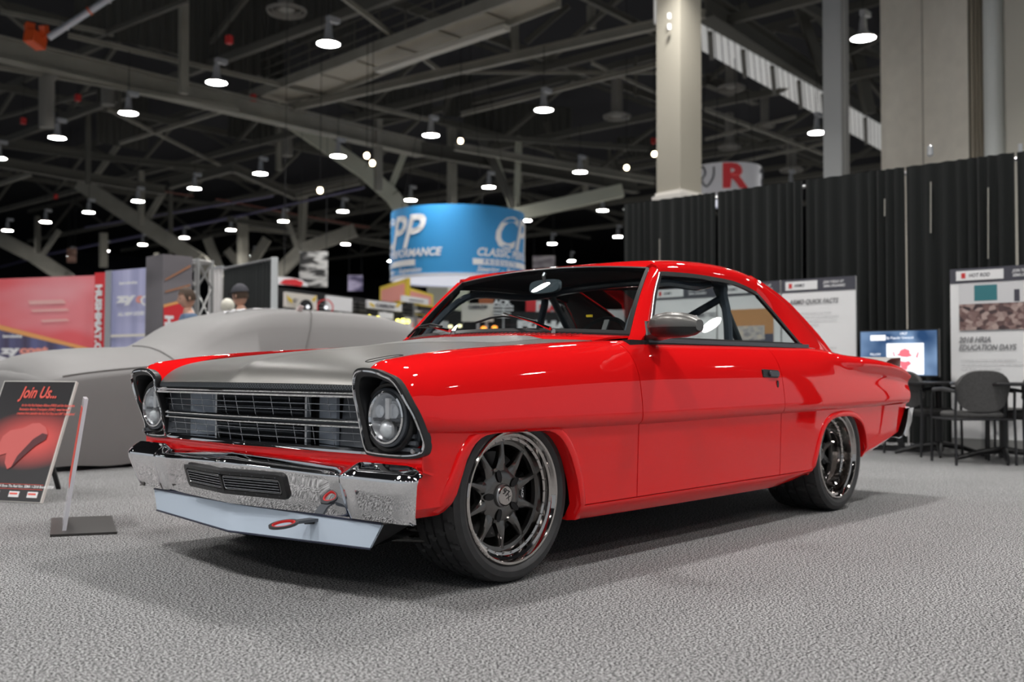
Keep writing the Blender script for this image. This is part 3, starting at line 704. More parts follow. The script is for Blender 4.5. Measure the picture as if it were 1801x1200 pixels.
# ---- headlight bezels and headlights
BZ = [(-.612, .664, .700), (-.618, .664, .735), (-.622, .668, .771), (-.632, .695, .796), (-.640, .740, .804), (-.641, .80, .800), (-.637, .84, .789), (-.617, .885, .763), (-.588, .912, .695), (-.560, .926, .638), (-.530, .932, .566), (-.523, .931, .535), (-.531, .918, .511), (-.542, .85, .500), (-.556, .70, .503), (-.566, .668, .520), (-.585, .662, .60), (-.600, .663, .66)]
def bezel(mir):
    sgn = 1 if mir else -1
    L = np.array(cr(BZ+[BZ[0]], 4)[:-1]); c = np.array([-.575, .785, .650])
    P = L*[1, sgn, 1]; cc = c*[1, sgn, 1]; n = len(P)
    def rr(f, dx): 
        q = cc+(P-cc)*f; q = q.copy(); q[:, 0] = P[:, 0]+dx; return q
    rings = [rr(1.0, .02), rr(1.012, .004), rr(1.012, -.008), rr(.965, -.010)]
    mb = MB(); mb.grid(rings, close_v=True, flip=mir)
    root = mb.build('headlight_bezel', BLACK, car)
    MB().grid([rr(.965, -.009), rr(.955, -.014), rr(.925, -.014), rr(.915, -.006)], close_v=True, flip=mir).build('chrome_edge', CHROME, root)
    # bucket going back to a flat dark plate
    back = []
    for p in P:
        q = cc+(p-cc)*.79; back.append((-.530+.0*q[0], q[1], q[2]))
    mid = rr(.885, .03)
    mid = rr(.80, .045)
    MB().grid([rr(.915, -.006), rr(.825, .004), mid, np.array(back)], close_v=True, flip=mir).build('bucket', BLACK, root)
    mb = MB(); mb.add(back, [tuple(range(n))]); mb.build('back_plate', TRIMG, root)
    for z in (.53, .553, .576, .599, .622):
        w1 = .905-(z-.53)*.25
        MB().box((-.540, sgn*(.80+w1)/2, z), (.014, w1-.80, .013)).build('louvre', TRIMG, root)
    # housing cup round the lamp
    hx, hy, hz = -.548, sgn*.778, .637
    MB().lathe([(.118, .03), (.122, -.005), (.116, -.018), (.106, -.014), (.100, .02)], (hx, hy, hz), 'x', 40).build('housing', BLACK, root)
    hl = MB().lathe([(.100, .0), (.101, -.022), (.094, -.027), (.088, -.020), (.087, 0)], (hx, hy, hz), 'x', 48).build('headlight', STEEL if 0 else TRIMG, car)
    MB().lathe([(.090, -.022), (.0905, -.030), (.084, -.032), (.080, -.024)], (hx, hy, hz), 'x', 48).build('lamp_ring', CHROME, hl)
    MB().lathe([(.0845, -.024), (.078, -.033), (.06, -.041), (.035, -.046), (.0001, -.048)], (hx, hy, hz), 'x', 40).build('lens', CLEAR, hl)
    MB().lathe([(.084, -.022), (.070, -.004), (.055, .01), (.0001, .012)], (hx, hy, hz), 'x', 40).build('reflector', mat('lamp reflector', (.75, .77, .80), .2, .35), hl)
    # two upper cells, crossbar and lower projector
    for (dy, w_) in ((.030, .055), (-.038, .045)):
        MB().lathe([(w_*.5, -.020), (w_*.35, -.006), (.0001, -.002)], (hx, hy+dy*(-sgn)*-1, hz+.020), 'x', 20).build('lamp_cell', mat('lamp cell white', (.85, .87, .9), .15, .3), hl)
    MB().box((hx-.018, hy-.004, hz+.030), (.012, .020, .07)).build('lamp_cell_divider', WHITE, hl)
    MB().box((hx-.014, hy, hz-.008), (.012, .15, .010)).build('lamp_bridge', TRIMG, hl)
    pr = MB().lathe([(.036, -.005), (.037, -.020), (.032, -.026), (.029, -.022)], (hx, hy, hz-.042), 'x', 28).build('projector_ring', STEEL, hl)
    MB().lathe([(.029, -.020), (.022, -.034), (.012, -.041), (.0001, -.043)], (hx, hy, hz-.042), 'x', 24).build('projector_lens', mat('milky lens', (.75, .78, .8), .08, .3), hl)
    MB().tube([(-.56, sgn*.895, .527), (-.552, sgn*.895, .527)], .008, 10).build('bezel_screw', STEEL, root)
for mir in (False, True): bezel(mir)

# ---- front bumper
def bump_prof(w_):
    """points (x, z) down the face at a half width"""
    a = abs(w_); xe = -.727+.10*min(1, a/.663)   # upper front edge
    zt = .450-.022*min(1, a/.663)
    if a < .60:
        up = [(xe+.085, zt+.028), (xe+.060, zt+.034), (xe+.014, zt+.012), (xe+.002, zt+.002), (xe, zt-.006), (xe+.006, zt-.022)]
        lo = [(xe+.030, zt-.10), (xe+.034, zt-.115), (xe+.047, .288-.008*a), (xe+.09, .284-.008*a)]
    else:
        t = min(1, (a-.60)/.063); s = t*t*(3-2*t)
        xo = xe-.004*s+max(0, a-.663)*.03
        rnd = max(0, (a-.88)/.075); drop = .0 if rnd <= 0 else (1-math.sqrt(max(0, 1-min(1, rnd)**2)))
        xo += .035*drop
        up = [(xo+.085, zt+.028+.014*s-.01*drop), (xo+.055, zt+.034+.017*s-.012*drop), (xo+.016, zt+.012+.012*s), (xo+.002, zt+.004+.004*s), (xo, zt-.004), (xo+.003-.002*s, zt-.022)]
        lo = [(xo+.030-.006*s, zt-.10), (xo+.034-.006*s, zt-.115), (xo+.05-.008*s, .283), (xo+.09, .279)]
        q = 1-.85*drop; up = [(xo+(p-xo)*q, zt-.004+(z-zt+.004)*(1-.55*drop)) for p, z in up]; lo = [(xo+(p-xo)*(q if p-xo > .08 else 1), z) for p, z in lo]
        if t < 1 and t > 0: # ridge between centre and pods
            rg = math.sin(t*PI)*.010
            up = [(p-rg, z) for p, z in up]; lo = [(p-rg, z) for p, z in lo]
    return up+lo
wl = uniq(list(np.linspace(-.60, .60, 25))+[s*v for s in (-1, 1) for v in (.60, .611, .622, .632, .642, .652, .663, .68, .72, .78, .83, .86, .88, .90, .92, .935, .945, .951, .955)])
BG = []
for y in wl:
    pr = bump_prof(y); out = []
    for i in range(len(pr)-1):
        for k in range(3):
            t = k/3; out.append((pr[i][0]*(1-t)+pr[i+1][0]*t, y, pr[i][1]*(1-t)+pr[i+1][1]*t))
    out.append((pr[-1][0], y, pr[-1][1]))
    BG.append(out)
BG = np.array(BG)
# taper of the ends towards the bottom
for i, y in enumerate(wl):
    if abs(y) > .8:
        for j in range(BG.shape[1]):
            BG[i, j, 1] -= math.copysign(1, y)*(abs(y)-.8)/.13*max(0, (.43-BG[i, j, 2]))/.15*.045
e0, e1 = BG[:1].copy(), BG[-1:].copy(); e0[..., 0] += .010; e1[..., 0] += .010; e0[..., 1] += .02; e1[..., 1] -= .02
bumper = MB().grid(np.concatenate([e0, BG, e1])).build('front_bumper', CHROME, car, smooth=50)
# vent insert in the bumper
def bf(y, z):     # bumper face x at y, z
    a = abs(y); xe = -.727+.10*min(1, a/.663); zt = .450-.022*min(1, a/.663)
    return xe+.006+(zt-.022-z)*.024/.078
def rrect(y0, y1, z0, z1, r, n=5):
    P = []
    for (cy, cz, a0) in ((y1-r, z1-r, 0), (y0+r, z1-r, PI/2), (y0+r, z0+r, PI), (y1-r, z0+r, 1.5*PI)):
        for k in range(n+1):
            a = a0+PI/2*k/n; P.append((cy+r*math.cos(a), cz+r*math.sin(a)))
    return P
def ringpts(P, dx):
    Q = []
    for i in range(len(P)):               # follow the V of the bumper along the long sides
        a, b = P[i], P[(i+1) % len(P)]; n = 8 if abs(a[0]-b[0]) > .3 else 1
        Q += [(a[0]+(b[0]-a[0])*k/n, a[1]+(b[1]-a[1])*k/n) for k in range(n)]
    return [(bf(y, z)+dx, y, z) for y, z in Q]
o_ = rrect(-.338, .338, .326, .417, .020); i_ = rrect(-.318, .318, .342, .402, .012)
vent = MB()
vent.grid([ringpts(o_, .004), ringpts(o_, -.013), ringpts(i_, -.013), ringpts(i_, .000)], close_v=True)
vent = fix_normals(vent.build('bumper_vent', BLACK, bumper))
P2 = rrect(-.314, .314, .346, .398, .012)
MB().grid([[(bf(y, z)+.012, y, z)] for y, z in []] or [[(bf(y, .340)-.0040, y, .340), (bf(y, .404)-.0070, y, .404)] for y in np.linspace(-.314, .314, 9)]).build('vent_back', BLACKM, vent)
for zz in (.352, .362, .372, .382, .392):
    for (a, b) in ((-.305, -.012), (.012, .305)):
        MB().tube([(bf(y, zz)-.0105, y, zz) for y in np.linspace(a, b, 4)], .0022, 6).build('vent_slat', GB, vent)
for (a, b) in ((-.313, -.010), (.010, .313)):
    MB().tube([(bf(y, z)-.0115, y, z) for y, z in rrect(a, b, .347, .397, .010, 3)], .0016, 5, closed=True).build('vent_edge', STEEL, vent)
MB().beam((bf(0, .345)-.006, 0, .345), (bf(0, .40)-.006, 0, .40), .014, .018, up=(1, 0, 0)).build('vent_divider', BLACK, vent)
for k in range(11):
    for zz in (.337, .4055):
        y = -.30+.06*k
        MB().tube([(bf(y, zz)-.0125, y, zz), (bf(y, zz)-.0155, y, zz)], .0022, 6).build('rivet', TRIMG, vent)

# ---- air dam and tow hook
def dam(y, t):  # t 0 top, 1 bottom
    a = abs(y)
    we = .762*(1-t)+.715*t; f = a/we
    return (-.663+.088*f)*(1-t)+(-.686+.099*f)*t, .284*(1-t)-.013*f*(1-t)+(.185+.004*f)*t
G = []
for s in np.linspace(-1, 1, 33):
    c_ = []
    for t in np.linspace(0, 1, 6):
        we = .762*(1-t)+.715*t; y = s*we; x, z = dam(y, t); c_.append((x, y, z))
    G.append(c_)
airdam = thick(G, .010).build('air_dam', [LIGHTSATIN, BLACKM], car)
for t, z_ in ((0, .003), (1, -.003)):
    pts = []
    for s in np.linspace(-1, 1, 17):
        we = .762*(1-t)+.715*t; x, z = dam(s*we, t); pts.append((x+.001, s*we, z+z_))
    MB().tube(pts, .0045, 6).build('dam_edge', mat('navy edge', (.02, .025, .05), .4), airdam)
for s in (-1, 1):
    G = []
    for t in (0, .5, 1):
        we = .762*(1-t)+.715*t; x, z = dam(we, t); G.append([(x+.002, s*we, z), (x+.18-.09*t, s*(we-.01), z+.02*t)])
    MB().grid(G).build('dam_side', BLACK, airdam)
G = [[(dam(y, 1)[0]+.004, y, .190), (-.35, y, .215)] for y in np.linspace(-.71, .71, 9)]
MB().grid(G).build('dam_floor', BLACKM, airdam)
hk = MB().box((-.655, -.44, .262), (.09, .042, .010)).build('tow_hook', TRIMG, car)
c0 = np.array((-.745, -.44, .259))
def flat_ring(r0, r1, h, c, m, nm, par):
    o = MB().lathe([(r0, -h), (r1, -h), (r1, h), (r0, h), (r0, -h)], (0, 0, 0), 'z', 36).build(nm, m, par); o.location = tuple(c); o.rotation_euler = (0, -.17, 0); return o
flat_ring(.041, .052, .004, c0, mat('hook dark', (.05, .05, .055), .4), 'hook_ring', hk)
flat_ring(.037, .0415, .0042, c0, mat('hook red', (.8, .02, .02), .4), 'hook_inner', hk)
for s in (1,):
    MB().tube([(-.655, -.44, .255), (-.60, -.44, .25)], .006, 6).build('hook_bolt', BLACK, hk)

# ---- cowl
G = []
for s in np.linspace(-1, 1, 33):
    a = abs(s); c_ = []
    xr = .727+.177*a*a; yr_ = .747*s; zr_ = .989-.022*a*a
    p0 = hood_pt(s, 1)+np.array([.004, 0, -.002]); p1 = np.array([xr+.01, yr_*1.005, zr_-.006])
    for t in np.linspace(0, 1, 7):
        q = p0*(1-t)+p1*t; q[2] += .006*math.sin(t*PI); c_.append(q)
    G.append(c_)
cowl = thick(G, .01, flip=True).build('cowl', [RED, INNER], car)
for k in range(46):
    s = -.80+1.6*k/45
    if abs(s) > .82: continue
    a = abs(s); p0 = hood_pt(s, 1)+np.array([.004, 0, 0]); p1 = np.array([.727+.177*a*a, .747*s, .989-.022*a*a])
    q = p0*.42+p1*.58; q2 = p0*.72+p1*.28
    MB().beam(q+[0, 0, .009], q2+[0, 0.004, .010], .008, .003).build('vent_slot', WHITE if 0 else mat('slot shade', (.35, .005, .006), .3, 0, 1), cowl)  # raised darker red strips; the slots' shade is put into their colour
# side shoulders between cowl end, fender and the windscreen pillar
# ---- windscreen and cabin
def WS(s, t, off=0.):
    B = np.array([.727+.177*s*s, .747*s, .989-.022*s*s]); T = np.array([1.19+.032*s*s, .64*s, 1.338-.034*s*s])
    q = B+(T-B)*t; bow = .012*math.sin(PI*t); return q+np.array([-.68, 0, .73])*(bow+off)
G = [[WS(s, t) for t in np.linspace(0, 1, 9)] for s in np.linspace(-1, 1, 25)]
wsh = MB().grid(G, flip=True).build('windshield', GLASS, car)
# black surround
fr = MB()
def band(path_out, path_in, mb): mb.grid([path_out, path_in], flip=False)
ss = np.linspace(-1, 1, 25); ts = np.linspace(0, 1, 9)
loop_o = [WS(s, 0, .003) for s in ss]+[WS(1, t, .003) for t in ts[1:]]+[WS(s, 1, .003) for s in ss[::-1][1:]]+[WS(-1, t, .003) for t in ts[::-1][1:-1]]
def inn(s, t): return WS(s*.974, .040+.935*t, .004)
loop_i = [inn(s, 0) for s in ss]+[inn(1, t) for t in ts[1:]]+[inn(s, 1) for s in ss[::-1][1:]]+[inn(-1, t) for t in ts[::-1][1:-1]]
loop_o2 = [p+np.array([0, 0, -.012]) for p in loop_o]
fr.grid([loop_o2, loop_o, loop_i, [p+np.array([.02, 0, -.018]) for p in loop_i]], close_v=True)
fix_normals(fr.build('windshield_seal', BLACK, wsh))

# ---- roof with pillars
def zD(x): return ip(x, [(1.14, 1.272), (1.3, 1.288), (1.6, 1.296), (1.9, 1.291), (2.1, 1.268), (2.22, 1.243)])
ZRC = [(1.19, 1.340), (1.3, 1.358), (1.5, 1.378), (1.8, 1.390), (2.05, 1.385), (2.25, 1.366), (2.42, 1.335)]
G = []
for k in range(25):
    f = k/24; c_ = []
    half = []
    # per row, x varies: header is bowed, backlight top is bowed
    for a, lift in ((1.0, 0.), (.998, .18), (.985, .42), (.955, .66), (.90, .82), (.80, .905), (.6, .965), (.4, .985), (.2, .996), (0, 1.)):
        x0 = 1.19+.034*a*a*(1 if a < .96 else 1)-.0; x1 = 2.42-.20*a**2.5
        if a > .97: x0 = 1.235; 
        x = x0+(x1-x0)*f
        ze = zD(x); zc = ip(x, ZRC)
        wd = .683-.0*f
        half.append((x, a*wd, ze+(zc-ze)*lift))
    c_ = [(x, -y, z) for x, y, z in half]+[(x, y, z) for x, y, z in half[::-1][1:]]
    G.append(c_)
RG = np.array(G)
# front edge meets the windscreen header
for j in range(RG.shape[1]):
    y = RG[0, j, 1]
    if abs(y) <= .645:
        s = y/.64; q = WS(s, 1); RG[0, j] = q+np.array([0, 0, .002])
roof = thick(RG, .02).build('roof', [RED, mat('headliner', (.02, .02, .022), .9)], car)

DLO_F = [(.960, .800, .940), (1.06, .755, 1.06), (1.15, .712, 1.175), (1.235, .683, 1.275)]       # front edge of the side window
DLO_R = [(2.20, .684, 1.248), (2.33, .715, 1.150), (2.42, .745, 1.070), (2.535, .800, .948)]      # rear edge
BLE = [(2.235, .618, 1.341), (2.42, .640, 1.285), (2.62, .650, 1.220), (2.78, .655, 1.150), (3.00, .660, 1.045), (3.13, .662, .975), (3.25, .664, .905)]   # edge of the rear window
for mir in (False, True):
    sg = 1 if mir else -1
    # windscreen pillar
    A = cr(DLO_F, 6); n = len(A); G = []
    for i in range(n):
        t = i/(n-1); p = A[i]*np.array([1, sg, 1]); q = WS(sg*1.0, t)
        if i == 0: p = np.array([.93, sg*.80, .935])
        mid = (p+q)/2+np.array([-.012, sg*.016, .010]); m1 = (p*2+mid*2)/4+np.array([-.002, sg*.010, .0]); m2 = (q*2+mid*2)/4+np.array([-.008, sg*.004, .004])
        G.append([p+np.array([0, -sg*.02, -.0]), p, m1, mid, m2, q, q+np.array([.015, -sg*.01, -.01])])
    G = [[np.array(q)+np.array([-.035, sg*.0, -.045]) for q in G[0]]]+G
    thick(np.array(G), .006, mirror=False, flip=mir).build('front_pillar', [RED, INNER], car)
    # sail panel
    D = cr(DLO_R, 8); B = cr(BLE, 6); n = 25
    def res(L, n): 
        L = np.array(L); d = np.r_[0, np.cumsum(np.linalg.norm(np.diff(L, axis=0), axis=1))]; tt = np.linspace(0, d[-1], n)
        return np.stack([np.interp(tt, d, L[:, k]) for k in range(3)], 1)
    D = res(D, n); B = res(B, n); G = []
    for i in range(n):
        p = D[i]*[1, sg, 1]; q = B[i]*[1, sg, 1]; row = [p+np.array([-.001, -sg*.006, 0]), p]
        for t in (.12, .3, .5, .68, .82, .92, .98):
            e = p*(1-t)+q*t; bul = math.sin(min(1, t*1.12)*PI)**.7*.028*(1-.35*i/n) if t < .9 else .018*(1-t)/.1
            row.append(e+np.array([.2, sg*.75, .55])*bul)
        row += [q, q+np.array([-.003, -sg*.006, -.004])]
        G.append(row)
    thick(np.array(G), .006, flip=mir).build('sail_panel', [RED, INNER], car)
    # side window seal and glass
    top = [np.array((x, .683, zD(x))) for x in np.linspace(1.235, 2.22, 16)]
    sill = [np.array((x, .800, .940+.0045*(x-.96))) for x in np.linspace(2.535, .960, 20)]
    loop = np.array(cr(DLO_F, 6)[:-1]+top+cr(DLO_R, 6)[1:-1]+sill[:-1])
    loop = np.array([p*[1, sg, 1] for p in loop]); cc = loop.mean(0)
    def ins(P, d):
        nn = len(P); out = []
        for i in range(nn):
            t = P[(i+1) % nn]-P[i-1]; t /= np.linalg.norm(t); nr = np.cross(t, np.array([0, sg*1., .35])); nr /= np.linalg.norm(nr)
            if nr@(cc-P[i]) < 0: nr = -nr
            out.append(P[i]+nr*d)
        return np.array(out)
    i1 = ins(loop, .022); off = np.array([0, -sg*.012, 0])
    sw = MB(); sw.grid([loop+[0, sg*.002, 0], i1+[0, sg*.002, 0], i1+off*1.5], close_v=True)
    root = fix_normals(sw.build('side_window', BLACK, car))
    gl = MB(); gl.add(list(i1+off), [tuple(range(len(i1)))]); gl.build('glass', GLASS, root)
    # belt moulding and chrome edge
    MB().beam((.945, sg*.812, .941), (2.56, sg*.812, .9495), .020, .020).build('sill_moulding', TRIMG, root)
    MB().tube([p*np.array([1, sg, 1])+np.array([-.004, sg*.006, .002]) for p in cr(DLO_F, 4)], .004, 6).build('edge_strip', ALU, root)
# rear window, package shelf, deck lid
G = []
BL = cr(BLE, 6)
for s in np.linspace(-1, 1, 15):
    G.append([(p[0]+.10*(1-s*s)*(1-i/(len(BL)-1))-.05*(1-s*s)*(i/(len(BL)-1)), p[1]*s*.985, p[2]+.025*(1-s*s)*(1-i/(len(BL)-1))*.8-.004) for i, p in enumerate(BL)])
MB().grid(G).build('rear_window', GLASS, car)
G = []
for s in np.linspace(-1, 1, 21):
    c_ = []
    for t in np.linspace(0, 1, 14):
        x = 3.18+(3.87-3.18)*t; z = ip(x, T_K9Z); c_.append((x, s*ip(x, T_K9W)*ip(x, T_WS), z+.012*(1-s*s)))
    G.append(c_)
thick(G, .012, flip=True).build('trunk_lid', [RED, INNER], car)
# tail: panel below the lid, lamps, bumper
G = []
for s in np.linspace(-1, 1, 21):
    a = abs(s); c_ = []
    for (z, x, wq) in ((.825, 3.865, .66), (.78, 3.88, .80), (.70, 3.875, .86), (.61, 3.855, .87), (.50, 3.80, .85), (.40, 3.73, .80)):
        c_.append((x-.012, s*min(wq, .86), z))
    G.append(c_)
MB().grid(G, flip=True).build('tail_panel', RED, car)
for s in (-1, 1):
    MB().box((3.875, s*.80, .735), (.02, .12, .11)).build('tail_light', mat('red lens', (.5, .01, .01), .1, 0, 1), car)
    MB().box((3.82, s*.872, .70), (.035, .008, .03)).build('side_marker', mat('amber lens', (.75, .20, .01), .2, 0, 1), car)
G = []
for k in range(31):
    s = -1+2*k/30; a = abs(s); y = .935*s if a < .97 else math.copysign(.925, s)
    xo = 3.915-.0*a-.09*max(0, (a-.86)/.14)**2
    G.append([(xo-.05, y*.99, .575), (xo-.01, y, .578), (xo, y, .560), (xo-.012, y*.995, .50), (xo-.035, y*.985, .43), (xo-.06, y*.975, .39), (xo-.09, y*.96, .375)])
thick(G, .006, flip=True).build('rear_bumper', [CHROME, INNER], car)
for s in (-1, 1):
    MB().grid([[(3.80, s*.925, .57), (3.79, s*.915, .48), (3.77, s*.90, .40)], [(3.845, s*.932, .575), (3.835, s*.925, .48), (3.80, s*.905, .385)], [(3.90, s*.925, .57), (3.88, s*.915, .48), (3.85, s*.895, .385)]]).build('bumper_end', CHROME, car)
# rear spoiler, grey blade standing on the trunk lid
G = []
for s in np.linspace(-1, 1, 17):
    y = s*.835; zs_ = .905+.012*(1-s*s); G.append([(3.60, y, .86), (3.74, y, .895), (3.90, y, zs_), (3.906, y, zs_-.006), (3.885, y, .80), (3.80, y, .80)])
fix_normals(MB().grid(G, close_v=True).build('rear_spoiler', mat('spoiler grey', (.42, .40, .38), .4, .2), car))

# ---- underbody and wheel housings
ub = MB(); ub.box((-.12, 0, .44), (.56, 1.02, .30)); ub.box((1.38, 0, .30), (2.05, 1.68, .16)); ub.box((2.85, 0, .45), (1.0, 1.0, .36)); ub.box((3.42, 0, .52), (.52, 1.5, .34)); ub.box((.64, 0, .55), (.16, 1.66, .62)); ub.box((-.46, 0, .38), (.12, 1.2, .18))
ub.build('underbody', BLACKM, car)
for s in (-1, 1):
    for xc, A in ((-.03, FRONT_ARCH), (2.79, REAR_ARCH)):
        pts = [(x, z) for x, z in A]
        G = [[(x+(x-xc)*.08, s*.872, z+.008), (x+(x-xc)*.08, s*.50, z+.008)] for x, z in pts]
        MB().grid(G).build('wheel_housing', BLACKM, car)
# suspension bits seen below the nose
sus = MB(); sus.box((-.30, -.60, .20), (.22, .05, .03)); sus.tube([(-.25, -.66, .17), (-.42, -.60, .19)], .012, 8); sus.lathe([(.03, -.03), (.03, .03)], (-.33, -.62, .215), 'y', 14)
sus.build('suspension', GUN, car)

# ---- interior
def seat(y):
    r = MB(); 
    G = []
    for k in range(13):
        a = k/12; z = .36+.58*a; wd = .26-.05*max(0, a-.5)*2-(.06 if a > .93 else 0)
        dp = .06*(1-a*.5); x = 1.68+.20*a
        G.append([(x-dp, y-wd*.9, z), (x-dp-.01, y, z), (x-dp, y+wd*.9, z), (x, y+wd, z), (x+dp, y+wd*.85, z), (x+dp, y, z), (x+dp, y-wd*.85, z), (x, y-wd, z)])
    r.grid(G, close_v=True); n = len(r.v); r.f.append(tuple(range(n-8, n))); r.m.append(0)
    return r
for y in (-.40, .40):
    o = fix_normals(seat(y).build('seat', mat('seat leather', (.016, .017, .019), .5), car))
    MB().box((1.50, y, .42), (.45, .48, .14)).build('seat_cushion', MATS['seat leather'], o)
    MB().tube([(1.86, y-.10, .92), (1.87, y-.10, .97), (1.87, y+.10, .97), (1.86, y+.10, .92)], .012, 6).build('headrest_bar', TRIMG, o)
MB().box((2.55, 0, .60), (.3, 1.3, .5)).build('rear_seat', MATS['seat leather'], car)
MB().box((3.0, 0, .885), (.45, 1.25, .02)).build('parcel_shelf', BLACKM, car)
G = []
for s in np.linspace(-1, 1, 13):
    xf = .75+.14*s*s
    G.append([(xf, s*.73, .955), (xf+.10, s*.73, .962), (xf+.26, s*.73, .945), (xf+.30, s*.73, .90), (xf+.24, s*.73, .70)])
MB().grid(G, flip=True).build('dashboard', BLACKM, car)
for s in (-1, 1):
    MB().box((1.6, s*.80, .74), (1.6, .04, .40)).build('inner_panel', BLACKM, car)
stw = MB().lathe([(.165, -.012), (.177, 0), (.165, .012), (.153, 0), (.165, -.012)], (0, 0, 0), 'z', 36)
stw.box((0, 0, 0), (.31, .03, .01)); stw.box((0, -.07, 0), (.03, .14, .01)); stw.lathe([(.0001, .02), (.035, .015), (.04, -.02)], (0, 0, 0), 'z', 16)
so = stw.build('steering_wheel', BLACK, car); so.location = (1.16, -.38, .92); so.rotation_euler = (0, -1.1, 0)
mk = MB().box((1.16-.078, -.38, .92+.152), (.014, .03, .012)).build('wheel_mark', mat('yellow mark', (.8, .55, .02), .5), car)
# roll cage
cage = [[(1.92, -.66, .3), (1.93, -.665, .95), (1.94, -.63, 1.20), (1.95, -.56, 1.285), (1.95, 0, 1.315), (1.95, .56, 1.285), (1.94, .63, 1.20), (1.93, .665, .95), (1.92, .66, .3)]]
root = MB().tube(cr(cage[0], 5), .024, 10).build('roll_cage', BLUEGREY, car)
for s in (-1, 1):
    MB().tube([(1.955, s*.58, 1.26), (2.42, s*.58, .70)], .022, 10).build('rear_stay', mat('stay grey', (.10, .12, .13), .4), root)
    MB().tube(cr([(1.95, s*.54, 1.28), (1.70, s*.60, 1.245), (1.30, s*.62, 1.235), (1.10, s*.655, 1.12), (.93, s*.70, .93)], 4), .021, 8).build('side_hoop', BLUEGREY, root)
MB().tube([(1.94, -.62, 1.20), (1.93, .62, .62)], .021, 8).build('cross_brace', BLUEGREY, root)
MB().tube([(1.93, -.66, .80), (1.93, .66, .80)], .021, 8).build('harness_bar', BLUEGREY, root)
# inside mirror
im = MB().lathe([(.0001, -.012), (.9, -.012), (1, 0), (.9, .012), (.0001, .012)], (0, 0, 0), 'x', 32)
im.v = [(x, .125*math.copysign(abs(y)**.75, y), .038*math.copysign(abs(z)**.55, z)) for x, y, z in im.v]
io = im.build('inside_mirror', mat('mirror back', (.10, .13, .15), .4), car); io.location = (1.20, 0, 1.245); io.rotation_euler = (0, .1, -.15)
MB().tube([(1.20, 0, 1.25), (1.185, 0, 1.30), (1.205, 0, 1.335)], .010, 8).build('mirror_stem', STEEL, car)

# ---- door details
for mir in (False, True):
    sg = 1 if mir else -1; dr = [o for o in car.children if o.name.startswith('door')][1 if mir else 0]
    yh = .915
    hb = MB()
    P = rrect(1.83, 1.995, .775, .815, .006, 3)
    hb.prism(P, lambda a, b, d: (a, sg*(yh-.004+d), b-(a-1.83)*.03), .010)
    h = fix_normals(hb.build('door_handle', BLACK, dr))
    hb = MB().prism(rrect(1.892, 1.990, .781, .809, .012, 4), lambda a, b, d: (a, sg*(yh+.007+d), b-(a-1.83)*.03), .008)
    fix_normals(hb.build('handle_flap', TRIMG, h))
    fix_normals(MB().prism([(.014*math.cos(a)*.7, .019*math.sin(a)) for a in np.linspace(0, 2*PI, 16)[:-1]], lambda a, b, d: (1.978+a, sg*(yh+.004+d), .738+b), .008).build('door_lock', BLACK, dr))
    if mir: continue
    # mirror
    G = []
    for (y, hx0, hx1, hz0, hz1) in ((-.035, .10, .15, .03, .055), (0, .06, .17, .0, .075), (.03, .03, .175, -.010, .088), (.09, .015, .172, -.014, .096), (.15, .03, .168, -.012, .092), (.195, .06, .16, -.004, .080), (.222, .09, .15, .012, .060)):
        cxm, czm = (hx0+hx1)/2, (hz0+hz1)/2; rx_, rz_ = (hx1-hx0)/2, (hz1-hz0)/2; ring = []
        for k in range(20):
            a = 2*PI*k/20; cs, sn = math.cos(a), math.sin(a)
            ring.append((.775+cxm+rx_*math.copysign(abs(cs)**.75, cs)+.0, sg*(.895+y), .962+czm+rz_*math.copysign(abs(sn)**.75, sn)))
        G.append(ring)
    mm = MB().grid(G, close_v=True); n = len(mm.v); mm.f += [tuple(range(20)), tuple(range(n-20, n))]; mm.m += [0, 0]
    mo = fix_normals(mm.build('side_mirror', SATIN, car))
    # dark underside shell and stalk
    G2 = [[(p[0]-.003*(1), p[1]*1.001, p[2]) for p in r] for r in G[1:]]
    G2 = [np.array(r) for r in G2]; G2 = [r.mean(0)+(r-r.mean(0))*1.035 for r in G2]
    mm = MB().grid([[(x, y, min(z, .992)-.002) for x, y, z in r] for r in G2], close_v=True)
    fix_normals(mm.build('mirror_base', BLACK, mo))
    MB().box((.925, sg*1.0, 1.005), (.006, .17, .075)).build('mirror_glass', CHROME, mo)
    MB().beam((.99, sg*.80, .948), (.93, sg*.93, .962), .08, .022).build('mirror_arm', BLACK, mo)
    fix_normals(MB().prism([(.945, .945), (1.07, .945), (1.00, 1.03), (.985, 1.03)], lambda a, b, d: (a, sg*(.802-(b-.94)*.41+.006+d), b), .012).build('mirror_sail', BLACK, mo))
# wipers
def on_ws(s, t, o=.012): return WS(s, t, o)
wp = MB().lathe([(.0001, .03), (.012, .026), (.014, 0), (.016, -.02)], tuple(WS(-.547, -.030, .0)), 'z', 12).build('wiper', DKCHROME, car)
MB().tube([WS(-.547, -.03, .035), WS(-.40, .06, .035), WS(-.10, .196, .03)], [.009, .006, .004], 8).build('wiper_arm', DKCHROME, wp)
MB().tube([WS(.13, .112, .014), WS(0, .155, .022), WS(-.10, .165, .026), WS(-.22, .155, .022), WS(-.387, .105, .014)], .006, 6).build('wiper_blade', BLACK, wp)
wp = MB().lathe([(.0001, .03), (.012, .026), (.014, 0), (.016, -.02)], tuple(WS(.28, -.030, .0)), 'z', 12).build('wiper', DKCHROME, car)
MB().tube([WS(.28, -.03, .035), WS(.5, .04, .035), WS(.86, .12, .03)], [.009, .006, .004], 8).build('wiper_arm', DKCHROME, wp)
MB().tube([WS(.50, .10, .014), WS(.7, .15, .022), WS(.86, .13, .026), WS(.93, .09, .022), WS(.99, .03, .014)], .006, 6).build('wiper_blade', BLACK, wp)
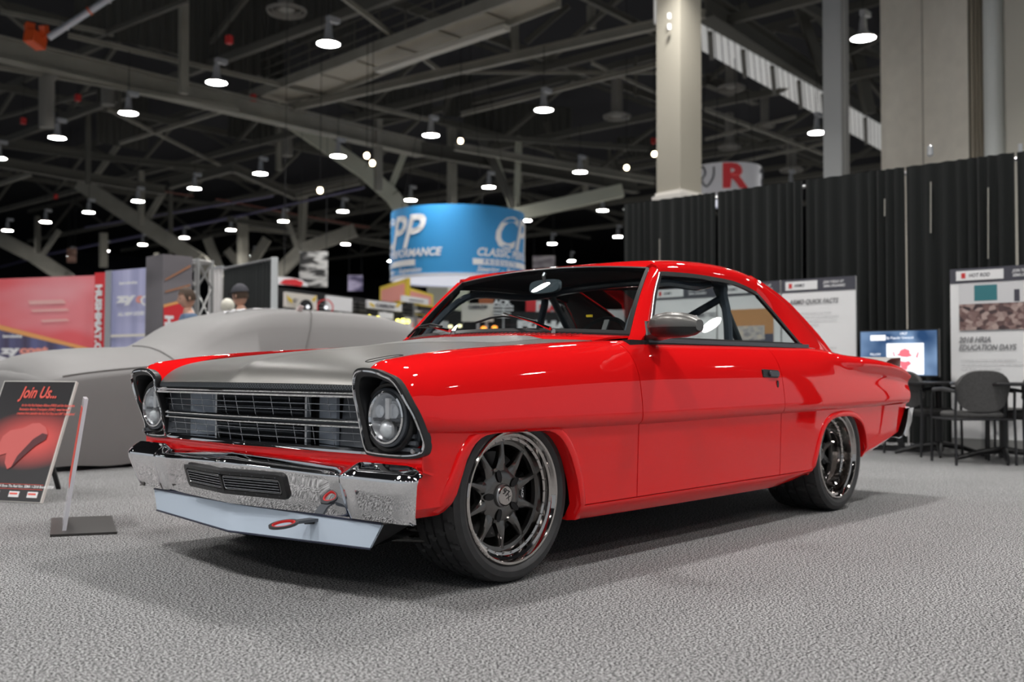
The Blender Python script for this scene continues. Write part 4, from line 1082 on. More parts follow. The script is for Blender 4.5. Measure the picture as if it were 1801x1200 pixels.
# ---- wheels
def make_wheel(R, RL, width, depth, seed=0):
    """axis along y, outer face at y = 0, wheel centre at the origin; the tyre's tread has real grooves"""
    root = bpy.data.objects.new('wheel', None); col.objects.link(root); root.parent = car
    ty = MB()
    sw = [(RL-.004, .004), (RL+.006, -.006), (RL+(R-RL)*.30, -.014), (RL+(R-RL)*.6, -.012), (R-.020, -.004), (R-.010, .004)]
    # tread: y positions from outer shoulder (.006) to inner
    NA = 216; tw = width-.02
    ys = []; gr_y = [.20, .42, .60, .80]
    pos = [0, .03]
    for g in gr_y: pos += [g-.022, g-.018, g+.018, g+.022]
    pos += [.97, 1.]; pos = sorted(pos+[.10, .31, .51, .70, .89])
    P = []
    for k in range(NA):
        a = 2*PI*k/NA; row = []
        for (r, h) in sw: row.append((r*math.cos(a), h*1.0, r*math.sin(a)))
        for p in pos:
            y = .006+p*tw; crown = -.010*(2*p-1)**6; r = R+crown; deep = any(abs(p-g) < .019 for g in gr_y)
            zone = sum(p > g for g in gr_y)
            kk = (k+int(p*14)+zone*3) % 9
            if kk == 0 and p > .02: deep = True
            if deep: r -= .010
            row.append((r*math.cos(a), y, r*math.sin(a)))
        for (r, h) in ((R-.02, width-.002), (RL+.02, width+.004), (RL, width-.006)): row.append((r*math.cos(a), h, r*math.sin(a)))
        P.append(row)
    ty.grid(P, close_u=True)
    tyre = fix_normals(ty.build('tyre', RUBBER, root, smooth=30))
    # rim: lip, barrel
    rim = MB().lathe([(RL-.001, .004), (RL, -.004), (RL-.004, -.008), (RL-.012, -.007), (RL-.016, 0), (RL-.020, .010), (RL-.030, .014), (RL-.034, depth*.5), (RL-.044, depth*.55), (RL-.048, depth), (RL-.052, depth+.006)], (0, 0, 0), 'y', 72)
    fix_normals(rim.build('rim_lip', DKCHROME, root))
    br = MB().lathe([(RL-.050, depth+.002), (RL-.052, depth+.014), (RL-.040, depth+.05), (RL-.035, width-.01), (RL-.10, width-.012), (.05, width-.02)], (0, 0, 0), 'y', 48)
    br.build('rim_barrel', GUN, root)
    MB().lathe([(RL-.046, depth-.004), (RL-.062, depth-.002), (RL-.066, depth+.014), (RL-.05, depth+.016)], (0, 0, 0), 'y', 72).build('spoke_ring', GUN, root)
    hubf = depth-.004
    hub = MB().lathe([(.0001, hubf+.004), (.045, hubf), (.060, hubf-.002), (.095, hubf+.002), (.108, hubf+.010), (.113, hubf+.024), (.110, hubf+.05)], (0, 0, 0), 'y', 40)
    hub = hub.build('hub', GUN, root)
    sp = MB(); rows = []
    r0, r1 = .092, RL-.054
    for i in range(11):
        t = i/10; r = r0+(r1-r0)*t
        wd = .022*(1-t)**2.4+.0105+.012*max(0, t-.8)
        yf = hubf+.004-.018*math.sin(PI*min(1, t*.95))*.4+.010*t*t-(.012*t**3)
        dp = .032-.010*t
        wst = .55
        rows.append([(r, yf+dp, -wd*1.1), (r, yf+.008, -wd), (r, yf, -wd*wst), (r, yf-.001, 0), (r, yf, wd*wst), (r, yf+.008, wd), (r, yf+dp, wd*1.1)])
    sp.grid(rows, close_v=True); 
    first = fix_normals(sp.build('spoke', GUN, root))
    for k in range(10):
        o = first if k == 0 else first.copy()
        if k: col.objects.link(o); o.parent = root
        o.rotation_euler = (0, PI/10+2*PI*k/10, 0)
    # lug pockets
    for k in range(5):
        a = 2*PI*k/5+PI; c = (.078*math.cos(a), 0, .078*math.sin(a))
        E_ = MB(); ring = []
        for q in range(16):
            b = 2*PI*q/16; u_, v_ = .024*math.cos(b), .0115*math.sin(b)
            ring.append((c[0]+u_*math.cos(a)-v_*math.sin(a), hubf-.0055, c[2]+u_*math.sin(a)+v_*math.cos(a)))
        E_.add(ring, [tuple(range(16))]); E_.tube(ring, .0018, 5, closed=True)
        E_.build('lug_pocket', BLACKM, hub)
    cap = MB().lathe([(.0001, hubf-.018), (.035, hubf-.018), (.039, hubf-.014), (.042, hubf+.003)], (0, 0, 0), 'y', 28).build('center_cap', DKCHROME, hub)
    MB().lathe([(.043, hubf+.002), (.044, hubf-.010), (.040, hubf-.0145)], (0, 0, 0), 'y', 28).build('cap_ring', STEEL, hub)
    text_mb('97', .036, lambda a, b: (a*.866+b*.5-.006, hubf-.0188, -a*.5+b*.866+.002), align='CENTER', bold=.0005).build('cap_lettering', BLACK, cap, smooth=0)
    text_mb('X', .030, lambda a, b: (a*.866+b*.5+.009, hubf-.0188, -a*.5+b*.866-.016), align='CENTER').build('cap_lettering', BLACK, cap, smooth=0)
    for k in range(40 if depth > .1 else 30):
        a = 2*PI*k/(40 if depth > .1 else 30); rr_ = RL-.0415
        MB().tube([(rr_*math.cos(a), depth*.52, rr_*math.sin(a)), (rr_*math.cos(a), depth*.52-.004, rr_*math.sin(a))], .0028, 6).build('rim_bolt', STEEL, root)
    # brake disc and caliper
    disc = MB().lathe([(.05, depth+.055), (.165, depth+.055), (.165, depth+.075), (.05, depth+.075)], (0, 0, 0), 'y', 40)
    disc.build('brake_disc', mat('disc metal', (.06, .06, .06), .4, .9), root)
    return root
def caliper(root, ang, depth):
    cl = MB(); rows = []
    for k in range(9):
        a = ang-.42+.84*k/8; c, s = math.cos(a), math.sin(a)
        rows.append([(r*c, y, r*s) for (r, y) in ((.115, depth+.052), (.118, depth+.034), (.150, depth+.030), (.180, depth+.036), (.186, depth+.056), (.186, depth+.09), (.12, depth+.09))])
    cl.grid(rows, close_v=True); cl.f += [tuple(range(7)), tuple(range(56, 63))]; cl.m += [0, 0]
    o = fix_normals(cl.build('caliper', BLACK, root))
    for i, (tx, r) in enumerate((('AP', .150), )):
        q = ang; e = np.array([math.cos(q), math.sin(q)])
        m = text_mb('AP RACING', .017, lambda a, b: (e[0]*.146-e[1]*0+b*e[0]*1, depth+.0285, e[1]*.146+a*-1+0), align='CENTER', bold=.0006)
        m.build('caliper_lettering', WHITE, root, smooth=0)
    return o
wf = make_wheel(.326, .256, .27, .060)
caliper(wf, 0.0, .060)
wf.location = (0, -.850, .324)
wr = make_wheel(.322, .250, .33, .125)
caliper(wr, 2.6, .125)
wr.location = (2.794, -.885, .320)
def dup_wheel(root, loc):
    r = dup(root, loc); r.rotation_euler = (0, 0, PI); return r
w3 = dup_wheel(wf, (0, .850, .324)); w3.parent = car
w4 = dup_wheel(wr, (2.794, .885, .320)); w4.parent = car
# ------------------------------------------------------------------ high-bay lamps, hung in a regular grid
LAMP = emis('lamp glow', (1.0, .975, .94), 40)
LAMPB = mat('lamp housing', (.42, .43, .45), .4, .3)
def make_lamp():
    r = thing('high_bay_lamp', 'round white high-bay lamp glowing in the rows under the dark hall roof', 'lamp', group='high-bay lamps in rows under the roof')
    MB().lathe([(.0001, .50), (.07, .50), (.09, .36), (.10, .20), (.13, .10), (.30, .0), (.31, -.03), (.285, -.03)], (0, 0, 0), 'z', 18).build('housing', LAMPB, r)
    MB().lathe([(.285, -.02), (.18, -.028), (.0001, -.03)], (0, 0, 0), 'z', 18).build('diffuser', LAMP, r)
    MB().tube([(0, 0, .5), (0, 0, 2.0)], .012, 5).build('hanger', BLACKM, r)
    MB().box((.14, 0, .62), (.34, .16, .13)).build('ballast', LAMPB, r)
    ld = bpy.data.lights.new('lamp_light', 'AREA'); ld.shape = 'DISK'; ld.size = .52; ld.energy = 95; ld.color = (1, .975, .95); ld.spread = math.radians(125)
    lo = bpy.data.objects.new('lamp_light', ld); col.objects.link(lo); lo.parent = r; lo.location = (0, 0, -.035)
    return r
lamp0 = make_lamp(); LZ = 9.03; _n = 0
def px(p):
    q = np.array(p, float)-cam_pos; z = q@c_dir
    return (W_PX/2+F_PX*(q@c_right)/z, H_PX/2-F_PX*(q@c_up)/z, z)
for i in range(-3, 8):
    for j in range(-4, 15):
        x, y = 12.6+8.36*i, 6.45+5.09*j
        u, v, dz = px((x, y, LZ))
        seen = dz > 0 and -30 < u < 1831 and -40 < v < 640
        near = math.hypot(x-1.5, y-1) < 23
        if not (seen or near): continue
        if seen and (dz > 75): continue
        if (i, j) == (1, 1): continue          # the tan column stands here
        o = lamp0 if _n == 0 else dup(lamp0); _n += 1
        o.location = (x, y, LZ)
# ------------------------------------------------------------------ boards along the drape
BX = 8.0
BOARDM = mat('board white', (.92, .92, .92), .45); BHEAD = mat('board header', (.075, .075, .095), .45); PRINT = mat('print grey', (.22, .22, .23), .6); FAINT = mat('print pale grey', (.50, .50, .51), .6)
REDP = mat('print red', (.70, .05, .05), .5)
def wy(u): return float(at(u, 600, x=BX)[1])
def board(uL, uR, label, top=1.89, foot=.0, grey=True):
    """a free-standing board seen from -x; local a runs to the viewer's right, b up"""
    yL, yR = wy(uL), wy(uR); wd = yL-yR
    t = thing('info_board', label, 'board', (BX, (yL+yR)/2, 0))
    MB().box((.02, 0, top/2), (.03, wd, top)).build('panel', BOARDM, t)
    MB().box((.002, 0, top-.075), (.006, wd, .15)).build('header', BHEAD, t)
    MB().box((.002, 0, .07), (.006, wd, .14)).build('foot_strip', mat('foot grey', (.28, .28, .27), .6), t)
    MB().beam((.04, -wd*.3, 1.2), (.26, -wd*.3, .0), .03, .02).beam((.04, wd*.3, 1.2), (.26, wd*.3, .0), .03, .02).build('easel_leg', BLACK, t)
    def put(a, b, s, size, m=PRINT, **k):
        text_mb(s, size, lambda p, q: (-.0035 if b < top-.15 else -.0045, wd/2-a-p, b+q), **k).build('lettering', m, t, smooth=0)
    def rect(a, b, w_, h_, m, nm='print_block', lift=0):
        MB().box((-.002-lift, wd/2-a-w_/2, b+h_/2), (.003, w_, h_)).build(nm, m, t)
    return t, put, rect, wd
def header(put, rect, wd, name):
    rect(wd*.08, 1.765, wd*.44, .10, BOARDM, lift=.003)
    rect(wd*.10, 1.79, .035, .05, REDP, lift=.004)
    text_pos = wd*.10+.06
    put(text_pos, 1.797, name, .05, PRINT, bold=.0008, sx=.9, shear=.2)
    return
def hdr(t, put, rect, wd, name, side=True):
    MB().box((-.004, wd/2-wd*.28, 1.815), (.006, wd*.44, .10)).build('logo_plate', BOARDM, t)
    MB().box((-.0085, wd/2-wd*.13, 1.815), (.002, .04, .055)).build('logo_mark', REDP, t)
    text_mb(name, .052, lambda p, q: (-.0085, wd/2-wd*.18-p*.85, 1.798+q), bold=.001, shear=.2).build('lettering', BHEAD, t, smooth=0)
    for k, s in enumerate(('JOIN TODAY AT', 'SEMA.ORG/'+name.replace(' ', ''))):
        text_mb(s, .040, lambda p, q: (-.0025, wd/2-wd*.58-p*.80, 1.825-k*.045+q), bold=.0012, shear=.3).build('lettering', WHITE, t, smooth=0)
def para(put, a, b, wd, n, step=.045, size=.028, m=FAINT, seed=0):
    W_ = 'founded to represent the companies and people of the vehicle restoration market through shows education and member events held each year for makers dealers and clubs who build parts and cars'.upper().split()
    rng = random.Random(seed)
    for k in range(n):
        s = ''; 
        while len(s)*size*.62 < wd*(.72 if k < n-1 else .45): s += rng.choice(W_)+' '
        put(a, b-k*step, s.strip(), size, m, shear=.2, sx=.86)
# far right board
t, put, rect, wd = board(1672, 1868, 'tall white board with a crowd photograph and heading 2018 HRIA EDUCATION DAYS')
hdr(t, put, rect, wd, 'HOT ROD')
put(.08, 1.125, '2018 HRIA', .080, PRINT, bold=.002, shear=.3, sx=.86); put(.08, 1.045, 'EDUCATION DAYS', .080, PRINT, bold=.002, shear=.3, sx=.80)
def crowd_mat(name, c1, c2, c3, sc_=(20, 26)):
    m = bpy.data.materials.new(name); m.use_nodes = True; nt = m.node_tree; b = nt.nodes['Principled BSDF']; b.inputs['Roughness'].default_value = .4
    tc = nt.nodes.new('ShaderNodeTexCoord'); mp = nt.nodes.new('ShaderNodeMapping'); mp.inputs['Scale'].default_value = (1, sc_[0], sc_[1])
    v = nt.nodes.new('ShaderNodeTexVoronoi'); v.inputs['Scale'].default_value = 1.0; r = nt.nodes.new('ShaderNodeValToRGB')
    r.color_ramp.elements[0].color = (*c1, 1); r.color_ramp.elements[1].color = (*c3, 1); e = r.color_ramp.elements.new(.5); e.color = (*c2, 1)
    sp = nt.nodes.new('ShaderNodeSeparateColor')
    nt.links.new(tc.outputs['Object'], mp.inputs[0]); nt.links.new(mp.outputs[0], v.inputs['Vector']); nt.links.new(v.outputs['Color'], sp.inputs[0]); nt.links.new(sp.outputs[0], r.inputs[0]); nt.links.new(r.outputs[0], b.inputs[0])
    return m
rect(.09, 1.25, wd*.86, .48, mat('photo white', (.75, .75, .76), .4), 'photograph')
rect(.09, 1.25, wd*.86, .27, crowd_mat('crowd print', (.04, .03, .035), (.22, .13, .12), (.55, .42, .38)), 'photo_crowd', lift=.002)
rect(.24, 1.55, .22, .16, mat('screen print teal', (.05, .22, .25), .4), 'photo_screen', lift=.002)
rect(.62, 1.53, .05, .12, BHEAD, 'photo_speaker', lift=.002)
para(put, .10, .93, wd*.9, 3, seed=1); put(.10, .74, 'SEE YOU IN NASHVILLE', .038, PRINT, shear=.2); para(put, .10, .67, wd, 3, seed=2); para(put, .10, .40, wd, 2, seed=4, m=PRINT)
# ARMO quick facts
t, put, rect, wd = board(1375, 1505, 'tall white board headed ARMO QUICK FACTS behind the rear window pillar of the red car')
hdr(t, put, rect, wd, 'ARMO'); put(.10, 1.60, 'ARMO QUICK FACTS', .075, PRINT, bold=.002, shear=.3, sx=.82)
para(put, .12, 1.48, wd, 4, seed=5); para(put, .12, 1.24, wd*.8, 1, seed=6, m=PRINT); para(put, .12, 1.16, wd*.8, 1, seed=7); para(put, .12, 1.08, wd, 3, seed=8); para(put, .12, .88, wd, 3, seed=9)
t, put, rect, wd = board(1262, 1372, 'white board with an orange photograph of a light car seen through the quarter window')
hdr(t, put, rect, wd, 'ARMO'); rect(.10, 1.13, wd*.78, .44, mat('print orange', (.60, .30, .12), .5), 'photograph')
rect(.10, 1.13, wd*.78, .14, mat('print slate', (.10, .10, .14), .5), 'photo_ground', lift=.002)
rect(.22, 1.20, wd*.5, .17, crowd_mat('pale car print', (.30, .28, .30), (.55, .52, .5), (.7, .6, .5)), 'photo_car', lift=.004)
put(.10, 1.03, "WHY JOIN ARMO NOW", .060, PRINT, bold=.0015, shear=.3, sx=.9); para(put, .10, .92, wd, 5, seed=11)
t, put, rect, wd = board(1148, 1259, 'white board headed SELECT COMMITTEES seen through the door window')
hdr(t, put, rect, wd, 'ARMO'); put(.36, 1.50, 'SELECT COMMITTEES', .070, PRINT, bold=.0015, shear=.2, sx=.85); rect(.03, 1.10, .26, .42, mat('print orange', (.60, .30, .12), .5), 'photograph'); para(put, .36, 1.38, wd*.6, 8, seed=12)

for k, (uL, lab) in enumerate(((-1.95, 'white board along the drape beyond the right picture edge'), (-3.0, 'second white board along the drape beyond the right picture edge'))):
    t = thing('info_board', lab, 'board', (BX, uL, 0))
    MB().box((.02, 0, .945), (.03, .95, 1.89)).build('panel', BOARDM, t); MB().box((.002, 0, 1.815), (.006, .95, .15)).build('header', BHEAD, t)
# ------------------------------------------------------------------ flat screen on a stand
c = at(1581, 621.5, x=7.75)
tv = thing('flat_screen', 'flat screen showing a white square with red blots, in front of the drape', 'screen', (c[0], c[1], 0), 0)
zc2 = c[2]; wv, hv = .80, .465
def scr_mat():
    m = bpy.data.materials.new('screen picture'); m.use_nodes = True; nt = m.node_tree; nt.nodes.clear()
    o = nt.nodes.new('ShaderNodeOutputMaterial'); e = nt.nodes.new('ShaderNodeEmission'); tc = nt.nodes.new('ShaderNodeTexCoord')
    n = nt.nodes.new('ShaderNodeTexNoise'); n.inputs['Scale'].default_value = 2.2; r = nt.nodes.new('ShaderNodeValToRGB')
    r.color_ramp.elements[0].color = (.02, .05, .12, 1); r.color_ramp.elements[1].color = (.22, .33, .50, 1); r.color_ramp.elements[0].position = .35; r.color_ramp.elements[1].position = .65
    nt.links.new(tc.outputs['Object'], n.inputs[0]); nt.links.new(n.outputs['Fac'], r.inputs[0]); nt.links.new(r.outputs[0], e.inputs[0]); e.inputs[1].default_value = .9
    nt.links.new(e.outputs[0], o.inputs[0]); return m
MB().box((0, 0, zc2), (.05, wv+.03, hv+.03)).build('casing', BLACK, tv)
MB().box((-.027, 0, zc2), (.004, wv, hv)).build('display', scr_mat(), tv)
EW = emis('screen white', (.92, .95, 1), 1.0); ER = emis('screen red', (.85, .16, .20), .85)
MB().box((-.031, -.075, zc2-.06), (.004, .385, .325)).build('white_square', EW, tv)
MB().box((-.031, .21, zc2+.165), (.004, .16, .055)).build('logo_block', EW, tv)
def blot(pts):
    mb = MB(); n = len(pts); mb.add([(-.0345, -.075-a, zc2-.06+b) for a, b in pts], [tuple(range(n))]); mb.build('red_blot', ER, tv, smooth=0)
blot([(-.09, .04), (-.06, .06), (-.05, .09), (0, .11), (.05, .09), (.05, .06), (.08, .03), (.02, .015), (-.03, .02)])
blot([(-.05, -.02), (0, -.03), (.04, -.02), (.07, -.05), (.03, -.08), (.02, -.12), (-.03, -.11), (-.05, -.07)])
blot([(-.13, .07), (-.115, .08), (-.10, .03), (-.115, .02)]); blot([(.11, .02), (.135, .08), (.145, .06), (.13, .0)]); blot([(.12, -.04), (.135, -.03), (.13, -.07)])
for (s, a, b, sz) in (('1937', .02, .19, .04), ('By Popular Demand', -.12, .15, .035), ('YELLOW', -.30, -.02, .03), ('REGION', -.30, -.06, .03)):
    text_mb(s, sz, lambda p, q: (-.0315, -a-p, zc2+b+q)).build('lettering', EW, tv, smooth=0)
MB().beam((.04, 0, zc2), (.04, 0, .02), .06, .04).box((.04, 0, .015), (.45, .6, .03)).build('stand', BLACK, tv)

# ------------------------------------------------------------------ tables and chairs
TABM = mat('table black', (.012, .012, .013), .35)
def table(name_label, c):
    t = thing('pedestal_table', name_label, 'table', (c[0], c[1], 0))
    MB().lathe([(.0001, .725), (.44, .725), (.45, .715), (.45, .70), (.44, .695), (.0001, .695)], (0, 0, 0), 'z', 40).build('tabletop', TABM, t)
    MB().tube([(0, 0, .04), (0, 0, .70)], .038, 14).build('pedestal', TABM, t)
    for k in range(4):
        a = .35+k*PI/2; e = np.array([math.cos(a), math.sin(a), 0])
        MB().tube([e*.02+[0, 0, .11], e*.2+[0, 0, .085], e*.38+[0, 0, .025], e*.41+[0, 0, .012]], [.032, .026, .02, .012], 8).build('foot', TABM, t)
    return t
tb2 = at(1766, 813, z=0); tb1 = at(1652, 801, z=0)
table('round black pedestal table by the tall right-hand board', tb2)
table('round black pedestal table in front of the flat screen', tb1)
CHF = mat('chair fabric', (.085, .083, .082), .85, noise=(60, .15)); CHFR = mat('chair frame', (.018, .018, .02), .4)
def chair():
    """faces +y locally"""
    t = thing('arm_chair', '', 'chair')
    G = []
    for k in range(13):
        u = -1+2*k/12; col_ = []
        for j in range(9):
            v = j/8; hw = .235*(1-abs(2*v-1)**3.2*.35)*(1-.0*v); h = .46+.02+.36*v
            edge = (1-abs(u)**3.5)
            z = .645+(v-.5)*.36*math.sqrt(max(0, 1-abs(u)**3.2*.9))
            col_.append((u*.235, -.20-.05*v+.035*u*u, z))
        G.append(col_)
    thick(G, .035, flip=False).build('backrest', [CHF, CHF], t, smooth=60)
    G = []
    for k in range(12):
        a = 2*PI*k/12+PI/12; sx_, sy_ = math.copysign(abs(math.cos(a))**.55, math.cos(a)), math.copysign(abs(math.sin(a))**.55, math.sin(a))
        G.append([(sx_*.20, sy_*.19+.03, .405), (sx_*.235, sy_*.225+.03, .42), (sx_*.24, sy_*.23+.03, .445), (sx_*.22, sy_*.21+.03, .465), (0, .03, .472)])
    G = [[g[j] for g in G] for j in range(5)]
    fix_normals(MB().grid(G, close_v=True).build('seat', CHF, t, smooth=60))
    for s in (-1, 1):
        MB().tube([(s*.265, -.24, .0), (s*.262, -.22, .42), (s*.258, -.235, .64)], .0125, 8).build('leg', CHFR, t)
        MB().tube([(s*.265, .25, .0), (s*.262, .24, .60), (s*.262, .20, .655)], .0125, 8).build('leg', CHFR, t)
        MB().tube([(s*.262, .21, .655), (s*.264, 0, .665), (s*.262, -.23, .645)], [.018, .02, .014], 8).build('armrest', CHFR, t)
        MB().tube([(s*.262, -.22, .40), (s*.262, .24, .40)], .010, 6).build('side_rail', CHFR, t)
    MB().tube([(-.262, -.21, .40), (.262, -.21, .40)], .010, 6).build('cross_rail', CHFR, t)
    MB().tube([(-.262, .20, .40), (.262, .20, .40)], .010, 6).build('cross_rail', CHFR, t)
    return t
ch0 = chair()
p = (at(1673, 830, z=0)+at(1768, 835, z=0))/2
def place(o, c, face, label):
    o.location = (c[0], c[1], 0); o.rotation_euler = (0, 0, face-PI/2); o['label'] = label; o['group'] = 'grey arm chairs round the tables'
vd = math.atan2(c_dir[1], c_dir[0])
mid = at(1712, 815, z=0); place(ch0, mid, vd+.02, 'grey arm chair with its rounded back to the viewer, nearest and fully in view')
ch = dup(ch0); place(ch, at(1622, 800, z=0), vd-1.25, 'grey arm chair facing right, half hidden by the tail of the red car')
ch = dup(ch0); place(ch, at(1812, 812, z=0), vd+.25, 'grey arm chair cut by the right picture edge')
ch = dup(ch0); place(ch, at(1708, 782, z=0), vd+2.3, 'grey arm chair between the two tables, behind the nearest chair')
ch = dup(ch0); place(ch, at(1782, 797, z=0), vd+PI-.1, 'grey arm chair behind the right-hand table, facing the viewer')

# ------------------------------------------------------------------ covered car on the left
COV = mat('grey stretch car cover', (.20, .193, .19), .55, sheen=.3)
ccar = thing('covered_car', 'parked car under a fitted dark grey stretch cover behind the red car', 'car', (.6, 5.45, 0))
ZT = [(.0, .80), (.04, .865), (.24, .95), (.58, .997), (1.17, 1.03), (1.45, 1.14), (1.68, 1.262), (1.93, 1.352), (2.31, 1.43), (2.94, 1.452), (3.54, 1.438), (4.03, 1.375), (4.38, 1.28), (4.6, 1.15), (4.8, 1.02), (4.95, .90)]
ZS = [(.0, .70), (.08, .735), (.72, .815), (1.4, .86), (2.4, .93), (3.8, .95), (4.6, .88), (4.95, .78)]
G = []; rng = np.random.default_rng(5)
xs_ = np.concatenate([[.0, .01, .03], np.linspace(.06, 4.9, 72), [4.93, 4.95]])
for k, x in enumerate(xs_):
    zt, zs = ip(x, ZT), ip(x, ZS); e = min(1, (x+.01)/.25, (4.97-x)/.3); e = math.sqrt(max(0, 1-(1-e)**2)); hw = .87+.045*e
    half = [(hw*.985, .035+.01*math.sin(x*9)), (hw+.010*math.sin(x*31)*.5, .16), (hw+.012*math.sin(x*23+1)*.3, .30), (hw, .46), (hw-.008, .60), (hw-.02, zs-.05), (hw-.035, zs-.012), (hw-.06, zs+.006), (hw-.13, zs+.03)]
    z1 = zs+.03; cab = ip(x, [(1.2, 0), (1.9, 1), (4.0, 1), (4.7, 0)])
    half += [(hw-.22, z1+(zt-z1)*(.25+.30*cab)), (hw-.30, z1+(zt-z1)*(.42+.42*cab)), (hw-.42, z1+(zt-z1)*(.66+.28*cab)), (hw-.60, zt-.018), (.16, zt-.004), (0, zt)]
    xx = x
    G.append([(xx, -a, b) for a, b in half]+[(xx, a, b) for a, b in half[::-1][1:]])
G = np.array(G)
G[0, :, 0] -= .0
cov = thick(G, .01, flip=False); cov = fix_normals(cov.build('cover', [COV, COV], ccar, smooth=50))
# front and rear closing sheets
for row, s in ((G[0], -1), (G[-1], 1)):
    n = len(row); c_ = np.array([row[:, 0].mean(), 0, .42]); rings = []
    for f, o in ((1, 0), (.97, .02), (.8, .045), (.45, .06), (.02, .065)):
        q = c_+(row-c_)*f; q[:, 0] += s*o; rings.append(q)
    fix_normals(MB().grid(rings).build('cover_end', COV, ccar, smooth=60))
def seam(pts, r=.006): MB().tube(pts, r, 5).build('cover_seam', mat('seam grey', (.15, .145, .14), .7), ccar)
def cs(x, j): # point on the near half of the cover
    i = int(np.argmin(abs(G[:, 0, 0]-x))); return G[i, j]+np.array([0, -.004, .004])
seam([cs(x, 7) for x in np.linspace(.1, 4.7, 40)])
seam([cs(1.15, j) for j in range(7, 15)]); seam([cs(2.9-.02*j*j*.5, 14-j) for j in range(2, 8)])
a = np.array(cs(2.62, 11)); MB().box(a+[0, -.02, .01], (.05, .02, .07), Euler((.5, .3, 0)).to_matrix()).build('cover_tag', mat('tag pale', (.75, .6, .58), .5), ccar)
tp = at(365, 552, y=5.3)-np.array([.6, 5.45, 0])
def ontop(a, b):
    x = 1.98+a*.95+b*.2; i = int(np.argmin(abs(G[:, 0, 0]-x))); y = -.20-a*.30+b*.9
    z = np.interp(y, G[i, :, 1], G[i, :, 2]); return (x, y, z+.012)
text_mb('Covercraft', .17, lambda a, b: ontop(a, b), bold=.006, shear=.3).build('cover_lettering', WHITE, ccar, smooth=0)
for x, s in ((.75, -1), (3.75, -1), (.75, 1), (3.75, 1)):
    MB().lathe([(.0001, -.1), (.27, -.1), (.30, -.07), (.30, .07), (.27, .1), (.0001, .1)], (x, s*.72, .30), 'y', 28).build('wheel', RUBBER, ccar)
MB().box((2.4, 0, .18), (4.2, 1.2, .12)).build('underbody', BLACKM, ccar)

# ------------------------------------------------------------------ leaning poster and the sign stand seen edge-on
BR = at(72, 885, z=.004); BLf = at(-62, 879, z=.004); TR = at(135, 671, d=6.42)
org = BR.copy(); wv_ = BLf-BR; wv_[2] = 0; up_ = TR-BR; nrm = np.cross(up_, wv_); nrm /= np.linalg.norm(nrm)
if nrm@(cam_pos-BR) < 0: nrm = -nrm
po = thing('poster_board', 'dark leaning poster board with red lettering Join Us and a red draped car', 'poster', tuple(org))
WL = np.linalg.norm(wv_); UL = np.linalg.norm(up_)
def pp(a, b, l=0.): return tuple(wv_*(1-a)+up_*b+nrm*l)        # a from the left edge 0..1, b from the foot 0..1
def quad(a0, a1, b0, b1, l, m, nm, par_=po, th=.003):
    mb = MB(); f = [pp(a0, b0, l), pp(a1, b0, l), pp(a1, b1, l), pp(a0, b1, l)]; g = [pp(a0, b0, l-th), pp(a1, b0, l-th), pp(a1, b1, l-th), pp(a0, b1, l-th)]
    mb.add(f+g, [(0, 1, 2, 3), (7, 6, 5, 4), (0, 4, 5, 1), (1, 5, 6, 2), (2, 6, 7, 3), (3, 7, 4, 0)]); return mb.build(nm, m, par_, smooth=0)
quad(0, 1, 0, 1, 0, mat('foam core', (.70, .68, .64), .6), 'board', th=.02)
def postermat():
    m = bpy.data.materials.new('poster print'); m.use_nodes = True; nt = m.node_tree; b = nt.nodes['Principled BSDF']; b.inputs['Roughness'].default_value = .3
    tc = nt.nodes.new('ShaderNodeTexCoord'); mp = nt.nodes.new('ShaderNodeMapping'); mp.vector_type = 'TEXTURE'
    c = np.array(pp(.62, .50)); mp.inputs['Location'].default_value = tuple(c); mp.inputs['Scale'].default_value = (.42, .42, .20)
    g = nt.nodes.new('ShaderNodeTexGradient'); g.gradient_type = 'SPHERICAL'; r = nt.nodes.new('ShaderNodeValToRGB')
    r.color_ramp.elements[0].color = (.020, .019, .022, 1); r.color_ramp.elements[1].color = (.75, .10, .09, 1); r.color_ramp.elements[0].position = .05; r.color_ramp.elements[1].position = .75
    nt.links.new(tc.outputs['Object'], mp.inputs[0]); nt.links.new(mp.outputs[0], g.inputs[0]); nt.links.new(g.outputs[0], r.inputs[0]); nt.links.new(r.outputs[0], b.inputs[0]); return m
quad(.012, .985, .005, .993, .002, postermat(), 'print')
def pt(s, a, b, size, m, **k):
    text_mb(s, size, lambda p, q: pp(a+p/WL, b+q/UL, .006), **k).build('lettering', m, po, smooth=0)
PR = mat('poster red', (.80, .10, .07), .5)
pt('Join Us...', .30, .85, .115, PR, shear=.25, bold=.0025, sx=.68)
for k, s in enumerate(('As the Hot Rod Industry Alliance (HRIA) and the Automotive', 'Restoration Market Organization (ARMO) reveal the latest', 'creations from attending the Hot Rod Shop and GMT Fabrications!')):
    pt(s, .36-.015*k, .775-.035*k, .0265, PR, bold=.0006, shear=.2, sx=.60)
quad(.1, .97, .135, .138, .004, PR, 'rule'); quad(.1, .97, .098, .101, .004, PR, 'rule')
pt('STOP BY 53054 Show The Red Ring, SEMA 1-2018 Booth 23759', .20, .110, .024, WHITE, sx=.8, bold=.0005)
for a in (.30, .56, .80): quad(a, a+.13, .035, .08, .005, WHITE, 'logo_block')
for a in (.31, .57, .81): quad(a, a+.10, .055, .068, .0065, PR, 'logo_mark')
